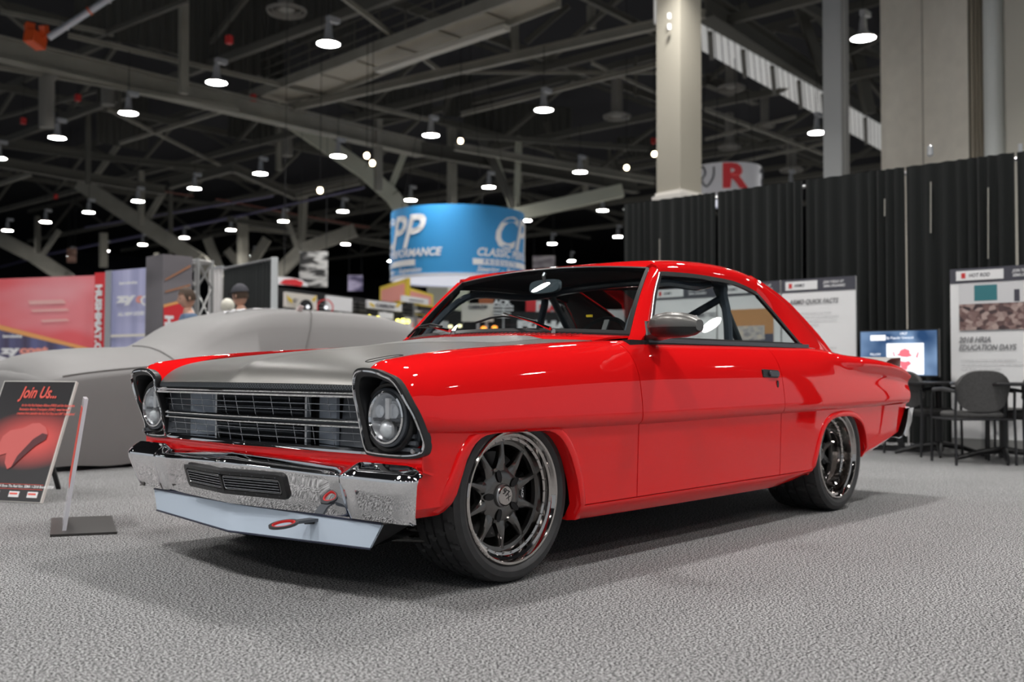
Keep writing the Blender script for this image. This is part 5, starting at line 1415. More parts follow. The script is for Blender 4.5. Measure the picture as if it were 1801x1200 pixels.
# draped car in the print, flat red shape with a dark flank
def flat(pts, l, m, nm): mb = MB(); mb.add([pp(a, b, l) for a, b in pts], [tuple(range(len(pts)))]); mb.build(nm, m, po, smooth=0)
flat([(.22, .42), (.24, .52), (.32, .57), (.48, .59), (.58, .63), (.68, .635), (.78, .60), (.83, .55), (.83, .50), (.72, .46), (.60, .37), (.50, .28), (.44, .25), (.38, .30), (.36, .38), (.28, .36)], .006, mat('print coral', (.62, .12, .11), .5), 'printed_car')
flat([(.83, .54), (.83, .50), (.72, .45), (.60, .36), (.48, .26), (.52, .36), (.60, .44), (.66, .50), (.76, .55)], .0075, mat('print maroon', (.10, .02, .025), .5), 'printed_car_flank')
MB().beam(pp(.5, .8, -.02), (pp(.5, .8)[0]+.28, pp(.5, .8)[1]+.24, .0), .03, .015).build('easel_leg', BLACK, po)
# second stand
Bp = at(113, 934, z=.012); vx = ray(113, 934); vx[2] = 0; vx /= np.linalg.norm(vx); side = np.array([vx[1], -vx[0], 0])
T_ = at(152, 702, d=((Bp-cam_pos)@c_dir)+.02)
st = thing('sign_stand', 'thin leaning sign panel seen edge-on, on a flat dark base plate', 'sign', (Bp[0], Bp[1], 0))
up2 = T_-Bp; L_ = np.linalg.norm(up2)
def qq(a, b, c_): return tuple(vx*a+up2*b+side*c_+np.array([0, 0, .012]))
mb = MB(); pts = [qq(a, b, c_) for a in (0.0, .50) for b in (0, 1) for c_ in (-.009, .009)]
mb.add(pts, [(0, 1, 3, 2), (4, 6, 7, 5), (0, 4, 5, 1), (2, 3, 7, 6), (0, 2, 6, 4), (1, 5, 7, 3)]); mb.build('panel', mat('panel edge', (.72, .73, .78), .15), st, smooth=0)
mb = MB(); pts = [qq(a, b, c_) for a in (.02, .48) for b in (.32, .93) for c_ in (-.0105, -.009)]
mb.add(pts, [(0, 1, 3, 2), (4, 6, 7, 5), (0, 4, 5, 1), (2, 3, 7, 6), (0, 2, 6, 4), (1, 5, 7, 3)]); mb.build('print', mat('poster red', (.80, .10, .07), .5), st, smooth=0)
Q = [at(88, 945, z=0), at(206, 940, z=0), at(196, 911, z=0), at(90, 915, z=0)]; Q = [q-np.array([Bp[0], Bp[1], 0]) for q in Q]
mb = MB(); mb.add([tuple(q) for q in Q]+[tuple(q+np.array([0, 0, .012])) for q in Q], [(3, 2, 1, 0), (4, 5, 6, 7), (0, 1, 5, 4), (1, 2, 6, 5), (2, 3, 7, 6), (3, 0, 4, 7)])
mb.build('base_plate', mat('dark plate', (.055, .052, .05), .45, .6), st, smooth=0)
# ------------------------------------------------------------------ walls of the hall far behind
for nm, a, b in (('wall_back', (-25, 118), (150, 118)), ('wall_side', (118, -25), (118, 130))):
    mb = MB().beam((a[0], a[1], RZ/2), (b[0], b[1], RZ/2), RZ, .2)
    d = (b[0]-a[0], b[1]-a[1]); mb = MB().box(((a[0]+b[0])/2, (a[1]+b[1])/2, RZ/2), (abs(d[0])+.3, abs(d[1])+.3, RZ))
    o = mb.build(nm, mat('far hall wall', (.018, .017, .024), .9, noise=(.15, .6)), None, smooth=0); tag(o, 'far dark wall of the hall', kind='structure')
# ------------------------------------------------------------------ flat booth pieces: a vertical plane through two floor points
class Plane:
    def __init__(s, uL, dL, uR, dR):
        s.a = at(uL, 600, d=dL); s.b = at(uR, 600, d=dR); r = s.b-s.a; r[2] = 0; s.r = r/np.linalg.norm(r); s.n = np.array([s.r[1], -s.r[0], 0.])
        if s.n@(cam_pos-s.a) < 0: s.n = -s.n
        s.o = np.array([(s.a[0]+s.b[0])/2, (s.a[1]+s.b[1])/2, 0])
    def at(s, u, v, l=0.):
        q = ray(u, v); t = ((s.a-cam_pos)@s.n+l)/(q@s.n); p = cam_pos+q*t; return p-s.o
    def rz(s, u, v): p = s.at(u, v); return float(p@s.r), float(p[2])
    def loc(s, a, z, l=0.): return s.r*a+np.array([0, 0, z])+s.n*l
    def root(s, name, label, cat, group=None): return thing(name, label, cat, tuple(s.o), 0, group)
    def rect(s, u0, v0, u1, v1, m, name, par_, l=.0, th=.03, floor=False):
        a0, z1 = s.rz(u0, v0); a1, z0 = s.rz(u1, v1)
        if floor: z0 = 0
        f = [s.loc(a0, z0, l), s.loc(a1, z0, l), s.loc(a1, z1, l), s.loc(a0, z1, l)]; g = [p-s.n*th for p in f]
        mb = MB(); mb.add(f+g, [(0, 1, 2, 3), (7, 6, 5, 4), (0, 4, 5, 1), (1, 5, 6, 2), (2, 6, 7, 3), (3, 7, 4, 0)]); return mb.build(name, m, par_, smooth=0)
    def poly(s, pts, m, name, par_, l=.01):
        mb = MB(); mb.add([s.at(u, v)+s.n*l for u, v in pts], [tuple(range(len(pts)))]); return mb.build(name, m, par_, smooth=0)
    def text(s, u, v, hpx, txt, m, par_, l=.015, wpx=None, vert=False, **k):
        a, z = s.rz(u, v); d = ((s.at(u, v)+s.o)-cam_pos)@c_dir; sz = hpx/F_PX*d*1.38
        probe = text_mb(txt, sz, lambda p, q: (p, q, 0), **k); wd = max(p[0] for p in probe.v)
        f = 1.
        if wpx: 
            a2, z2 = s.rz(u+(0 if vert else wpx), v+(wpx if vert else 0)); f = (abs(z2-z) if vert else abs(a2-a))/wd
        fn = (lambda p, q: s.loc(a+q, z-p*f, l)) if vert else (lambda p, q: s.loc(a+p*f, z+q, l))
        return text_mb(txt, sz, fn, **k).build('lettering', m, par_, smooth=0)
def disc(pl, u, v, rpx, m, name, par_, l=.02, ry=None, ring=None):
    ry = ry or rpx; N = 24; o = [pl.at(u+rpx*math.cos(2*PI*k/N), v+ry*math.sin(2*PI*k/N))+pl.n*l for k in range(N)]
    mb = MB()
    if ring: i = [pl.at(u+rpx*ring*math.cos(2*PI*k/N), v+ry*ring*math.sin(2*PI*k/N))+pl.n*l for k in range(N)]; mb.grid([o, i], close_v=True)
    else: mb.add(o, [tuple(range(N))])
    return mb.build(name, m, par_, smooth=0)
def grad_mat(name, stops, scale=1.0, axis='z', noise=None):
    m = bpy.data.materials.new(name); m.use_nodes = True; nt = m.node_tree; b = nt.nodes['Principled BSDF']; b.inputs['Roughness'].default_value = .45
    tc = nt.nodes.new('ShaderNodeTexCoord'); mp = nt.nodes.new('ShaderNodeMapping'); mp.inputs['Scale'].default_value = (3, 3, .12) if axis == 'x' else (.4, .4, 1.2)
    n = nt.nodes.new('ShaderNodeTexNoise'); n.inputs['Scale'].default_value = scale; n.inputs['Detail'].default_value = 2; r = nt.nodes.new('ShaderNodeValToRGB')
    for k, (p, c) in enumerate(stops):
        e = r.color_ramp.elements[k] if k < 2 else r.color_ramp.elements.new(p); e.position = p; e.color = (*c, 1)
    nt.links.new(tc.outputs['Object'], mp.inputs[0]); nt.links.new(mp.outputs[0], n.inputs[0]); nt.links.new(n.outputs['Fac'], r.inputs[0]); nt.links.new(r.outputs[0], b.inputs[0]); return m
PINK = grad_mat('pink red banner', [(.35, (.88, .14, .16)), (.65, (.92, .40, .44))], .9)
RBAN = mat('red banner', (.75, .035, .045), .5); WH = mat('print bright white', (.88, .88, .90), .5); ORB = mat('print amber', (.90, .42, .14), .5); NAVY = grad_mat('purple navy print', [(.35, (.07, .05, .09)), (.7, (.16, .17, .36))], 1.2, 'x')
LILAC = grad_mat('lilac streak print', [(.3, (.30, .32, .55)), (.7, (.60, .60, .85))], 1.4, 'x'); GRY = grad_mat('slate sweep print', [(.3, (.11, .10, .11)), (.7, (.30, .28, .30))], 1.0); CORAL = mat('print soft coral', (.90, .36, .30), .5)
YEL = mat('print yellow', (.85, .62, .06), .5); CREAM = mat('cream sign', (.80, .76, .70), .5); BLKB = mat('booth black', (.012, .012, .014), .8)
P = Plane(-60, 18.2, 166, 17.2)
t = P.root('banner_wall', 'long pink-red banner wall with an amber sweep at the left picture edge', 'banner')
P.rect(-60, 493, 166, 780, PINK, 'panel', t, floor=True, th=.08)
P.poly([(-60, 556), (166, 614), (166, 620), (-60, 566)], ORB, 'amber_sweep', t, .012)
P.poly([(-60, 566), (150, 616), (150, 660), (-60, 660)], NAVY, 'navy_field', t, .010)
P.poly([(-60, 604), (70, 650), (70, 668), (-60, 622)], WH, 'white_sweep', t, .014)
P.text(6, 594, 5, 'Introducing', WH, t, wpx=34, bold=.004); P.text(5, 622, 13, 'zy', WH, t, wpx=31, bold=.012); P.text(36, 622, 13, 'coat', CORAL, t, wpx=50, bold=.012)
for (x0, y0, x1, y1) in ((50, 529, 112, 536), (55, 545, 118, 549), (72, 563, 118, 567)): P.poly([(x0, y0), (x1, y0-2), (x1+6, y1-2), (x0+4, y1)], mat('pale pink streak', (.90, .50, .48), .4), 'pale_streak', t, .012)  # paler pink streaks slanting across the banner
P = Plane(167, 16.9, 188, 16.8)
t = P.root('banner_column', 'narrow red banner column with white vertical lettering beside the pink wall', 'banner')
P.rect(167, 480, 188, 780, RBAN, 'panel', t, floor=True, th=.3); P.text(170, 501, 14, 'HUSHMAT.COM', WH, t, wpx=150, vert=True, bold=.012)
P = Plane(190, 16.6, 286, 15.8)
t = P.root('banner', 'lilac blue banner panel with white and coral lettering left of the grey panel', 'banner')
P.rect(190, 477, 286, 780, LILAC, 'panel', t, floor=True, th=.08); P.rect(188, 477, 193, 780, ALU, 'edge_post', t, floor=True, l=.03, th=.1)
P.text(211, 501, 5, 'Introducing', WH, t, wpx=32, bold=.004); P.text(209, 532, 15, 'zy', WH, t, wpx=31, bold=.014); P.text(241, 532, 15, 'c', CORAL, t, wpx=11, bold=.014); P.text(268, 532, 15, 'al', CORAL, t, wpx=17, bold=.014)
disc(P, 258, 529, 9, WH, 'drop', t, ring=.6); P.rect(259, 478, 262, 520, WH, 'drop_line', t, l=.012, th=.004); P.text(209, 556, 6, 'ALL NEW LIQUID THERMAL', WH, t, wpx=76, bold=.005)
P.rect(190, 589, 286, 591, CREAM, 'stripe', t, l=.012, th=.004)
P = Plane(287, 14.2, 334, 14.5)
t = P.root('banner_tower', 'tall slate grey banner tower with amber streaks and a red foot', 'banner')
P.rect(287, 447, 334, 780, GRY, 'panel', t, floor=True, th=.5); P.poly([(287, 541), (318, 533), (334, 533), (334, 640), (287, 640)], RBAN, 'red_field', t, .012); P.poly([(287, 536), (318, 528), (334, 528), (334, 533), (318, 533), (287, 541)], ORB, 'amber_sweep', t, .014)
P.poly([(290, 491), (334, 466), (334, 470), (290, 494)], mat('print rust', (.45, .20, .10), .5), 'rust_sweep', t, .014); P.poly([(290, 512), (334, 500), (334, 503), (290, 515)], MATS['print rust'], 'rust_sweep', t, .014)
P.text(290, 555, 15, 'HUSHMAT', WH, t, wpx=112, vert=True, bold=.012)
# lattice tower
c0 = at(345, 600, d=15.0); c1 = at(365, 600, d=15.2)
t = thing('lattice_tower', 'silver lattice truss tower between the banner tower and the white drape', 'truss', (c0[0], c0[1], 0), .3)
zt = at(350, 457, d=15)[2]; S = .30; TR_ = mat('truss silver', (.58, .58, .57), .35, .6)
for sx_ in (-1, 1):
    for sy_ in (-1, 1): MB().tube([(sx_*S/2, sy_*S/2, 0), (sx_*S/2, sy_*S/2, zt)], .028, 8).build('chord', TR_, t)
k = 0; z = .05
while z < zt-.3:
    z2 = min(zt-.04, z+.50); f = 1 if k % 2 else -1
    mb = MB()
    for s in (-1, 1):
        mb.tube([(-f*S/2, s*S/2, z), (f*S/2, s*S/2, z2)], .016, 6); mb.tube([(s*S/2, -f*S/2, z), (s*S/2, f*S/2, z2)], .016, 6)
    mb.build('lacing', TR_, t); z = z2; k += 1
for zz in (.03, zt-.03):
    mb = MB(); q = [(-S/2, -S/2), (S/2, -S/2), (S/2, S/2), (-S/2, S/2)]
    for i in range(4): mb.tube([(*q[i], zz), (*q[(i+1) % 4], zz)], .024, 6)
    mb.build('end_frame', TR_, t)
def drape_seg(uL, dL, uR, dR, vL, m, label, name='booth_drape', pw=.11):
    P = Plane(uL, dL, uR, dR); t = P.root(name, label, 'drape'); a0, z1 = P.rz(uL, vL); a1, _ = P.rz(uR, vL); n = max(12, int((a1-a0)/.025)); G = []
    for k in range(n+1):
        a = a0+(a1-a0)*k/n; o = .03*math.sin(2*PI*a/pw+.7*math.sin(a*5)); G.append([P.loc(a, z1, o*.5), P.loc(a, z1*.6, o), P.loc(a, .02, o*1.3)])
    MB().grid(G).build('cloth', m, t, smooth=80); MB().tube([P.loc(a0, z1, 0), P.loc(a1, z1, 0)], .02, 6).build('rail', ALU, t); MB().tube([P.loc(a0, 0, -.05), P.loc(a0, z1, -.05)], .02, 6).build('upright', ALU, t)
    return P, t
drape_seg(369, 16.0, 393, 15.8, 472, mat('white drape cloth', (.72, .70, .69), .8), 'white pleated drape beside the lattice tower')
drape_seg(393, 15.8, 479, 14.4, 473, mat('charcoal drape cloth', (.022, .026, .026), .85), 'black pleated booth drape behind the two people')
P = Plane(477, 14.3, 485, 14.3); t = P.root('drape_post', 'pale upright post at the right end of the black booth drape', 'post'); P.rect(477, 452, 484, 780, mat('post paint', (.62, .65, .66), .5), 'post', t, floor=True, th=.06)

# ------------------------------------------------------------------ the booth row behind the covered car
P = Plane(470, 19, 830, 27)
t = P.root('booth_wall', 'long low black booth wall running behind the row of white signs', 'wall'); P.rect(470, 503, 830, 780, BLKB, 'panel', t, floor=True, th=.1)
def sign(u0, v0, u1, v1, m, label, name='booth_sign', txt=None, wings=True, l=.25, stripes=None, post=True):
    t = P.root(name, label, 'sign'); P.rect(u0, v0, u1, v1, m, 'panel', t, l=l, th=.06)
    if post: P.rect((u0+u1)/2-2, v1-1, (u0+u1)/2+2, 780, ALU, 'post', t, l=l-.01, th=.04, floor=True)
    h = v1-v0
    if txt:
        if wings:
            for s in (-1, 1):
                c = (u0+u1)/2+s*(u1-u0)*.36; P.poly([(c-s*3, v0+h*.45), (c+s*7, v0+h*.18), (c+s*5, v0+h*.45), (c-s*2, v0+h*.65)], YEL, 'wing_mark', t, l+.012)
        P.text(u0+(u1-u0)*.20, v0+h*.55, 6, txt, BHEAD, t, l=l+.02, wpx=(u1-u0)*.60, bold=.006, shear=.25)
    return t
sign(484, 514, 539, 546, CREAM, 'cream sign with yellow wings above a white arch, far left of the row', txt='CARROW')
t = P.root('wheel_display', 'white arch over a dark wheel with a lamp, below the leftmost cream sign', 'display'); disc(P, 506, 540, 17, CREAM, 'arch', t, l=.40, ry=18); disc(P, 506, 541, 12, BLKB, 'dark_wheel', t, l=.43, ry=13); disc(P, 507, 541, 3, EW, 'lamp', t, l=.46); P.rect(504, 556, 508, 780, ALU, 'post', t, l=.38, floor=True)
t = P.root('steering_display', 'red ring with a lamp in it, beside the white arch', 'display'); disc(P, 541, 542, 15, RBAN, 'red_ring', t, l=.42, ring=.86); disc(P, 541, 542, 3, EW, 'lamp', t, l=.44); P.rect(539, 556, 543, 780, ALU, 'post', t, l=.38, floor=True)
sign(558, 520, 602, 550, WH, 'plain white sign cabinet with an overhanging top', wings=False); 
def louvres(us, v0, n, label):
    t = P.root('sign_wings', label, 'sign')
    for k in range(n): P.rect(us[0]+k*2, v0+k*6.5, us[1], v0+k*6.5+3, ALU, 'slat', t, l=.22, th=.03)
    P.rect((us[0]+us[1])/2, v0, (us[0]+us[1])/2+2, 780, BLKB, 'post', t, l=.18, floor=True)
louvres((543, 560), 528, 4, 'silver slatted wing left of the plain white sign'); louvres((602, 630), 531, 3, 'silver slatted wing between the plain sign and the T-shaped sign'); louvres((690, 716), 541, 4, 'silver slatted wing left of the yellow-topped sign')
t = sign(630, 528, 690, 549, WH, 'T-shaped white sign with dark lettering and yellow wings', txt='CARROW'); P.rect(650, 549, 675, 562, WH, 'stem', t, l=.25)
sign(692, 520, 738, 537, WH, 'small white sign in front of the yellow and red kiosk', wings=False, txt='----')
t = sign(714, 546, 751, 553, CREAM, 'yellow-topped sign above the white steering wheel poster', txt='CARROW', wings=False); P.rect(712, 537, 755, 541, YEL, 'top_band', t, l=.27); P.rect(714, 553, 752, 558, YEL, 'low_band', t, l=.26)
t = P.root('wheel_poster', 'white poster with a pale red steering wheel next to the windshield', 'poster'); P.rect(700, 558, 775, 780, WH, 'panel', t, l=.20, floor=True); disc(P, 722, 574, 12, CORAL, 'printed_wheel', t, l=.215, ring=.78); P.poly([(721, 563), (723, 563), (723, 574), (731, 580), (730, 581), (722, 576), (714, 581), (713, 580), (721, 574)], CORAL, 'printed_spokes', t, .215); disc(P, 747, 574, 10, GB, 'printed_wheel', t, l=.215, ring=.78)
YL = emis('yellow lamp', (1, .9, .15), 3.0)
for i, (u, v, r, lab) in enumerate(((679, 565, 4, 'left'), (688, 566, 6, 'middle'), (697, 566, 4, 'right'), (628, 558, 4, 'lone first'), (643, 560, 4, 'lone second'))):
    t = P.root('fog_lamp', {'left': 'left small lamp of the three yellow lamps', 'middle': 'large middle lamp of the three yellow lamps', 'right': 'right small lamp of the three yellow lamps', 'lone first': 'left one of two dim yellow lamps under the T-shaped sign', 'lone second': 'right one of two dim yellow lamps under the T-shaped sign'}[lab], 'lamp')
    disc(P, u, v, r, BLKB, 'rim', t, l=.30, ring=.8); disc(P, u, v, r*.85, YL, 'lens', t, l=.31); P.rect(u-1, v+r, u+1, 780, BLKB, 'post', t, l=.28, floor=True)
# through the windscreen
P = Plane(780, 20, 1110, 20)
t = P.root('booth_wall', 'black booth wall seen through the windshield', 'wall'); P.rect(800, 560, 1010, 780, BLKB, 'panel', t, l=-.2, floor=True)
t = P.root('booth_sign', 'cream sign with yellow wings seen through the left of the windshield', 'sign'); P.rect(812, 534, 868, 566, CREAM, 'panel', t); P.text(824, 543, 6, 'CARROW', BHEAD, t, wpx=34, bold=.006); P.rect(838, 566, 842, 780, ALU, 'post', t, floor=True)
t = P.root('booth_sign', 'rust orange sign with white lettering seen through the windshield', 'sign'); P.rect(842, 522, 868, 535, mat('rust sign', (.45, .13, .05), .5), 'panel', t, l=-.1); P.text(868, 536, 9, 'ACK', WH, t, wpx=32, bold=.008); P.rect(853, 535, 857, 780, ALU, 'post', t, l=-.1, floor=True)
t = P.root('booth_sign', 'red and white sign seen through the middle of the windshield', 'sign'); P.rect(925, 527, 943, 548, RBAN, 'panel', t); P.rect(943, 529, 985, 552, WH, 'panel', t); P.text(948, 548, 12, 'MA', RBAN, t, wpx=32, bold=.008); P.rect(940, 548, 944, 780, ALU, 'post', t, floor=True)
t = P.root('booth_counter', 'black counter with large white letters seen through the windshield', 'counter'); P.rect(898, 549, 1018, 780, BLKB, 'panel', t, l=.1, floor=True); P.text(910, 579, 14, 'FGHA', WH, t, l=.12, wpx=95, bold=.016)
t = P.root('booth_sign', 'silver slatted wing panel seen through the windshield', 'sign')
for k in range(4): P.rect(868, 538+k*6, 903, 541+k*6, WH, 'slat', t, l=.05)
P.rect(884, 538, 886, 780, ALU, 'post', t, floor=True)
for (u, v, r, m, lab) in ((793, 575, 4, 'g', 'left lit lamp seen low through the windshield'), (809, 574, 4, 'g', 'right lit lamp seen low through the windshield'), (851, 578, 5, 'o', 'left amber lamp seen low through the windshield'), (870, 577, 5, 'o', 'right amber lamp seen low through the windshield')):
    t = P.root('fog_lamp', lab, 'lamp'); disc(P, u, v, r, emis('lamp '+m, (1, .9, .5) if m == 'g' else (1, .3, .04), 2.0) if ('lamp '+m) not in bpy.data.materials else bpy.data.materials['lamp '+m], 'lens', t, l=.14, ry=r*.7); P.rect(u-1, v+2, u+1, 780, BLKB, 'post', t, l=.12, floor=True)
P = Plane(1020, 14, 1135, 14)
t = P.root('partition', 'plain pale partition seen through the right of the windshield', 'wall'); P.rect(1022, 545, 1112, 780, mat('pale partition', (.55, .55, .56), .6), 'panel', t, floor=True)
# yellow and red kiosk, hanging banners
P = Plane(672, 34, 716, 31); t = P.root('kiosk', 'yellow kiosk top with red panels right of the small white sign', 'kiosk')
P.rect(668, 505, 716, 530, YEL, 'front', t, th=.1); P.rect(672, 511, 712, 526, CORAL, 'red_panel', t, l=.03)
b = P.at(716, 505); e1_ = at(762, 507, d=34)-P.o; d_ = e1_-b; d_[2] = 0; z0, z1 = P.at(716, 530)[2], b[2]
mb = MB(); mb.add([(b[0], b[1], z0), (b[0]+d_[0], b[1]+d_[1], z0), (b[0]+d_[0], b[1]+d_[1], z1), (b[0], b[1], z1)], [(0, 1, 2, 3)]); mb.build('side', YEL, t, smooth=0)
u_ = d_/np.linalg.norm(d_); n_ = np.array([u_[1], -u_[0], 0]); n_ = n_ if n_@(cam_pos-P.o-b) > 0 else -n_; L2 = np.linalg.norm(d_)
mb = MB(); mb.add([b*[1, 1, 0]+u_*(L2*f)+n_*.03+np.array([0, 0, zz]) for f, zz in ((.06, z0+.06), (.9, z0+.06), (.9, z1-.10), (.06, z1-.10))], [(0, 1, 2, 3)]); mb.build('red_panel', CORAL, t, smooth=0)
P.rect(690, 530, 716, 780, BLKB, 'body', t, l=-.1, floor=True)
BW = grad_mat('black and white print', [(.45, (.03, .03, .03)), (.55, (.55, .54, .52))], 3.0)
for (u0, v0, u1, v1, d, m, lab) in ((527, 442, 576, 505, 40, BW, 'black and white photo banner hanging beside the tan tree column'), (612, 484, 638, 512, 55, grad_mat('violet print', [(.4, (.06, .05, .12)), (.6, (.40, .36, .52))], 2.0), 'small violet banner hanging left of the kiosk'), (937, 450, 976, 472, 50, grad_mat('pale photo print', [(.4, (.10, .08, .10)), (.6, (.55, .50, .52))], 2.0), 'pale banner hanging right of the blue round sign'), (118, 437, 134, 462, 60, grad_mat('brown print', [(.4, (.12, .05, .03)), (.6, (.35, .2, .15))], 2.0), 'small brown banner hanging far off at the left')):
    P = Plane(u0, d, u1, d); t = P.root('hanging_banner', lab, 'banner'); P.rect(u0, v0, u1, v1, m, 'cloth', t)
    for u in (u0+2, u1-2): q = P.at(u, v0); MB().tube([q, (q[0], q[1], RZ)], .012, 4).build('wire', BLACKM, t)
P = Plane(480, 30, 545, 30); t = P.root('hanging_banner', 'white and red curved banner above the left end of the booth row', 'banner')
P.poly([(482, 486), (510, 488), (530, 492), (541, 499), (541, 504), (482, 500)], WH, 'cloth', t, 0); P.poly([(492, 499), (500, 492), (520, 491), (534, 497), (530, 504)], RBAN, 'red_mark', t, .03); q = P.at(500, 487); MB().tube([q, (q[0], q[1], RZ)], .012, 4).build('wire', BLACKM, t)
# ------------------------------------------------------------------ round hanging signs
def ring_sign(u, vtop, vbot, d, rpx, label, face, texts, band=.0):
    c = at(u, vbot, d=d); R = rpx/F_PX*d; zt_ = at(u, vtop, d=d-R)[2]; zb_ = at(u, vbot, d=d-R)[2]
    t = thing('round_sign', label, 'sign', (c[0], c[1], 0))
    MB().lathe([(R, zb_), (R, zt_)], (0, 0, 0), 'z', 96).build('face', face, t, smooth=30)
    MB().lathe([(R*.97, zb_+.02), (R*.97, zt_-.05)], (0, 0, 0), 'z', 96, flip=True).build('inner_face', mat('sign lining', (.62, .64, .70), .6), t)
    MB().lathe([(R+.02, zb_-.02), (R+.02, zb_+.09), (R*.965, zb_+.09), (R*.965, zb_-.02), (R+.02, zb_-.02)], (0, 0, 0), 'z', 96).build('rim', mat('sign rim', (.70, .72, .80), .5), t)
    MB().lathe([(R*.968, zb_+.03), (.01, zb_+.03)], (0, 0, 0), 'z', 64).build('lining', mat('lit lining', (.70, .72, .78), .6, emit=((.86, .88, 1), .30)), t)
    a0 = math.atan2(cam_pos[1]-c[1], cam_pos[0]-c[0])
    def wrap(a_deg, z, l=.02):
        return lambda p, q: ((R+l)*math.cos(a0+math.radians(a_deg)+p/R), (R+l)*math.sin(a0+math.radians(a_deg)+p/R), z+q)
    for k in range(4):
        a = a0+k*PI/2+.4; MB().tube([(R*.9*math.cos(a), R*.9*math.sin(a), zt_), (R*.2*math.cos(a), R*.2*math.sin(a), RZ)], .012, 4).build('wire', BLACKM, t)
    texts(t, wrap, R, zb_, zt_)
def cpp(t, wrap, R, zb, zt_):
    H = zt_-zb
    for a0 in (15, -112, 142):
        text_mb('CPP', H*.66, wrap(a0+12, zb+H*.42), bold=.030, shear=.35, space=.98, sx=1.02).build('lettering', WH, t, smooth=0)
        text_mb('CLASSIC PERFORMANCE', H*.155, wrap(a0, zb+H*.285), bold=.012, shear=.25).build('lettering', WH, t, smooth=0)
        G = [[wrap(a0-3, zb+H*.155)(x, 0), wrap(a0-3, zb+H*.155)(x, H*.085)] for x in np.linspace(0, R*math.radians(78), 24)]; MB().grid(G).build('name_bar', WH, t)
        text_mb('P R O D U C T S', H*.085, wrap(a0+6, zb+H*.17, .035), bold=.006).build('lettering', mat('sign blue', (.03, .22, .55), .5), t, smooth=0)
        text_mb('Steering  -  Brakes  -  Suspension', H*.105, wrap(a0, zb+H*.06), bold=.006, shear=.4).build('lettering', WH, t, smooth=0)
ring_sign(805, 358, 484, 37.8, 117, 'large blue round sign with white lettering hanging over the red car roof', mat('sky blue fabric', (.035, .30, .66), .6), cpp)
def rrr(t, wrap, R, zb, zt_):
    H = zt_-zb
    for a0 in (-8, 112, 232):
        text_mb('R', H*.95, wrap(a0, zb+H*.28), bold=.05, sx=1.2).build('lettering', RBAN, t, smooth=0)
        w1 = wrap(a0-48, zb+H*.28, .02)
        pts = [w1(x, y) for x, y in cr([(.1*R, .5*H), (.25*R, .65*H), (.35*R, .45*H), (.22*R, .25*H), (.4*R, .05*H), (.6*R, .3*H), (.62*R, .6*H)], 4)]
        MB().tube(pts, .03, 5).build('sketch_mark', BHEAD, t)
ring_sign(1278, 284, 345, 33, 60, 'white round sign with a big red letter R above the black drape', mat('white fabric', (.78, .78, .82), .6), rrr)

# ------------------------------------------------------------------ people behind the covered car
def skin_mesh(name, verts, edges, radii, m, par_, root=0, lv=2):
    me = bpy.data.meshes.new(name); me.from_pydata(verts, edges, []); o = bpy.data.objects.new(name, me); col.objects.link(o)
    md = o.modifiers.new('s', 'SKIN'); sv = me.skin_vertices[0].data
    for i, r in enumerate(radii): sv[i].radius = (r, r) if not hasattr(r, '__len__') else r; sv[i].use_root = (i == root)
    ms = o.modifiers.new('u', 'SUBSURF'); ms.levels = lv; ms.render_levels = lv
    dg = bpy.context.evaluated_depsgraph_get(); m2 = bpy.data.meshes.new_from_object(o.evaluated_get(dg)); bpy.data.objects.remove(o)
    m2.materials.clear(); m2.materials.append(m)
    for p in m2.polygons: p.use_smooth = True
    r = bpy.data.objects.new(name, m2); col.objects.link(r); r.parent = par_; return r
SKN = mat('skin', (.62, .36, .26), .55)
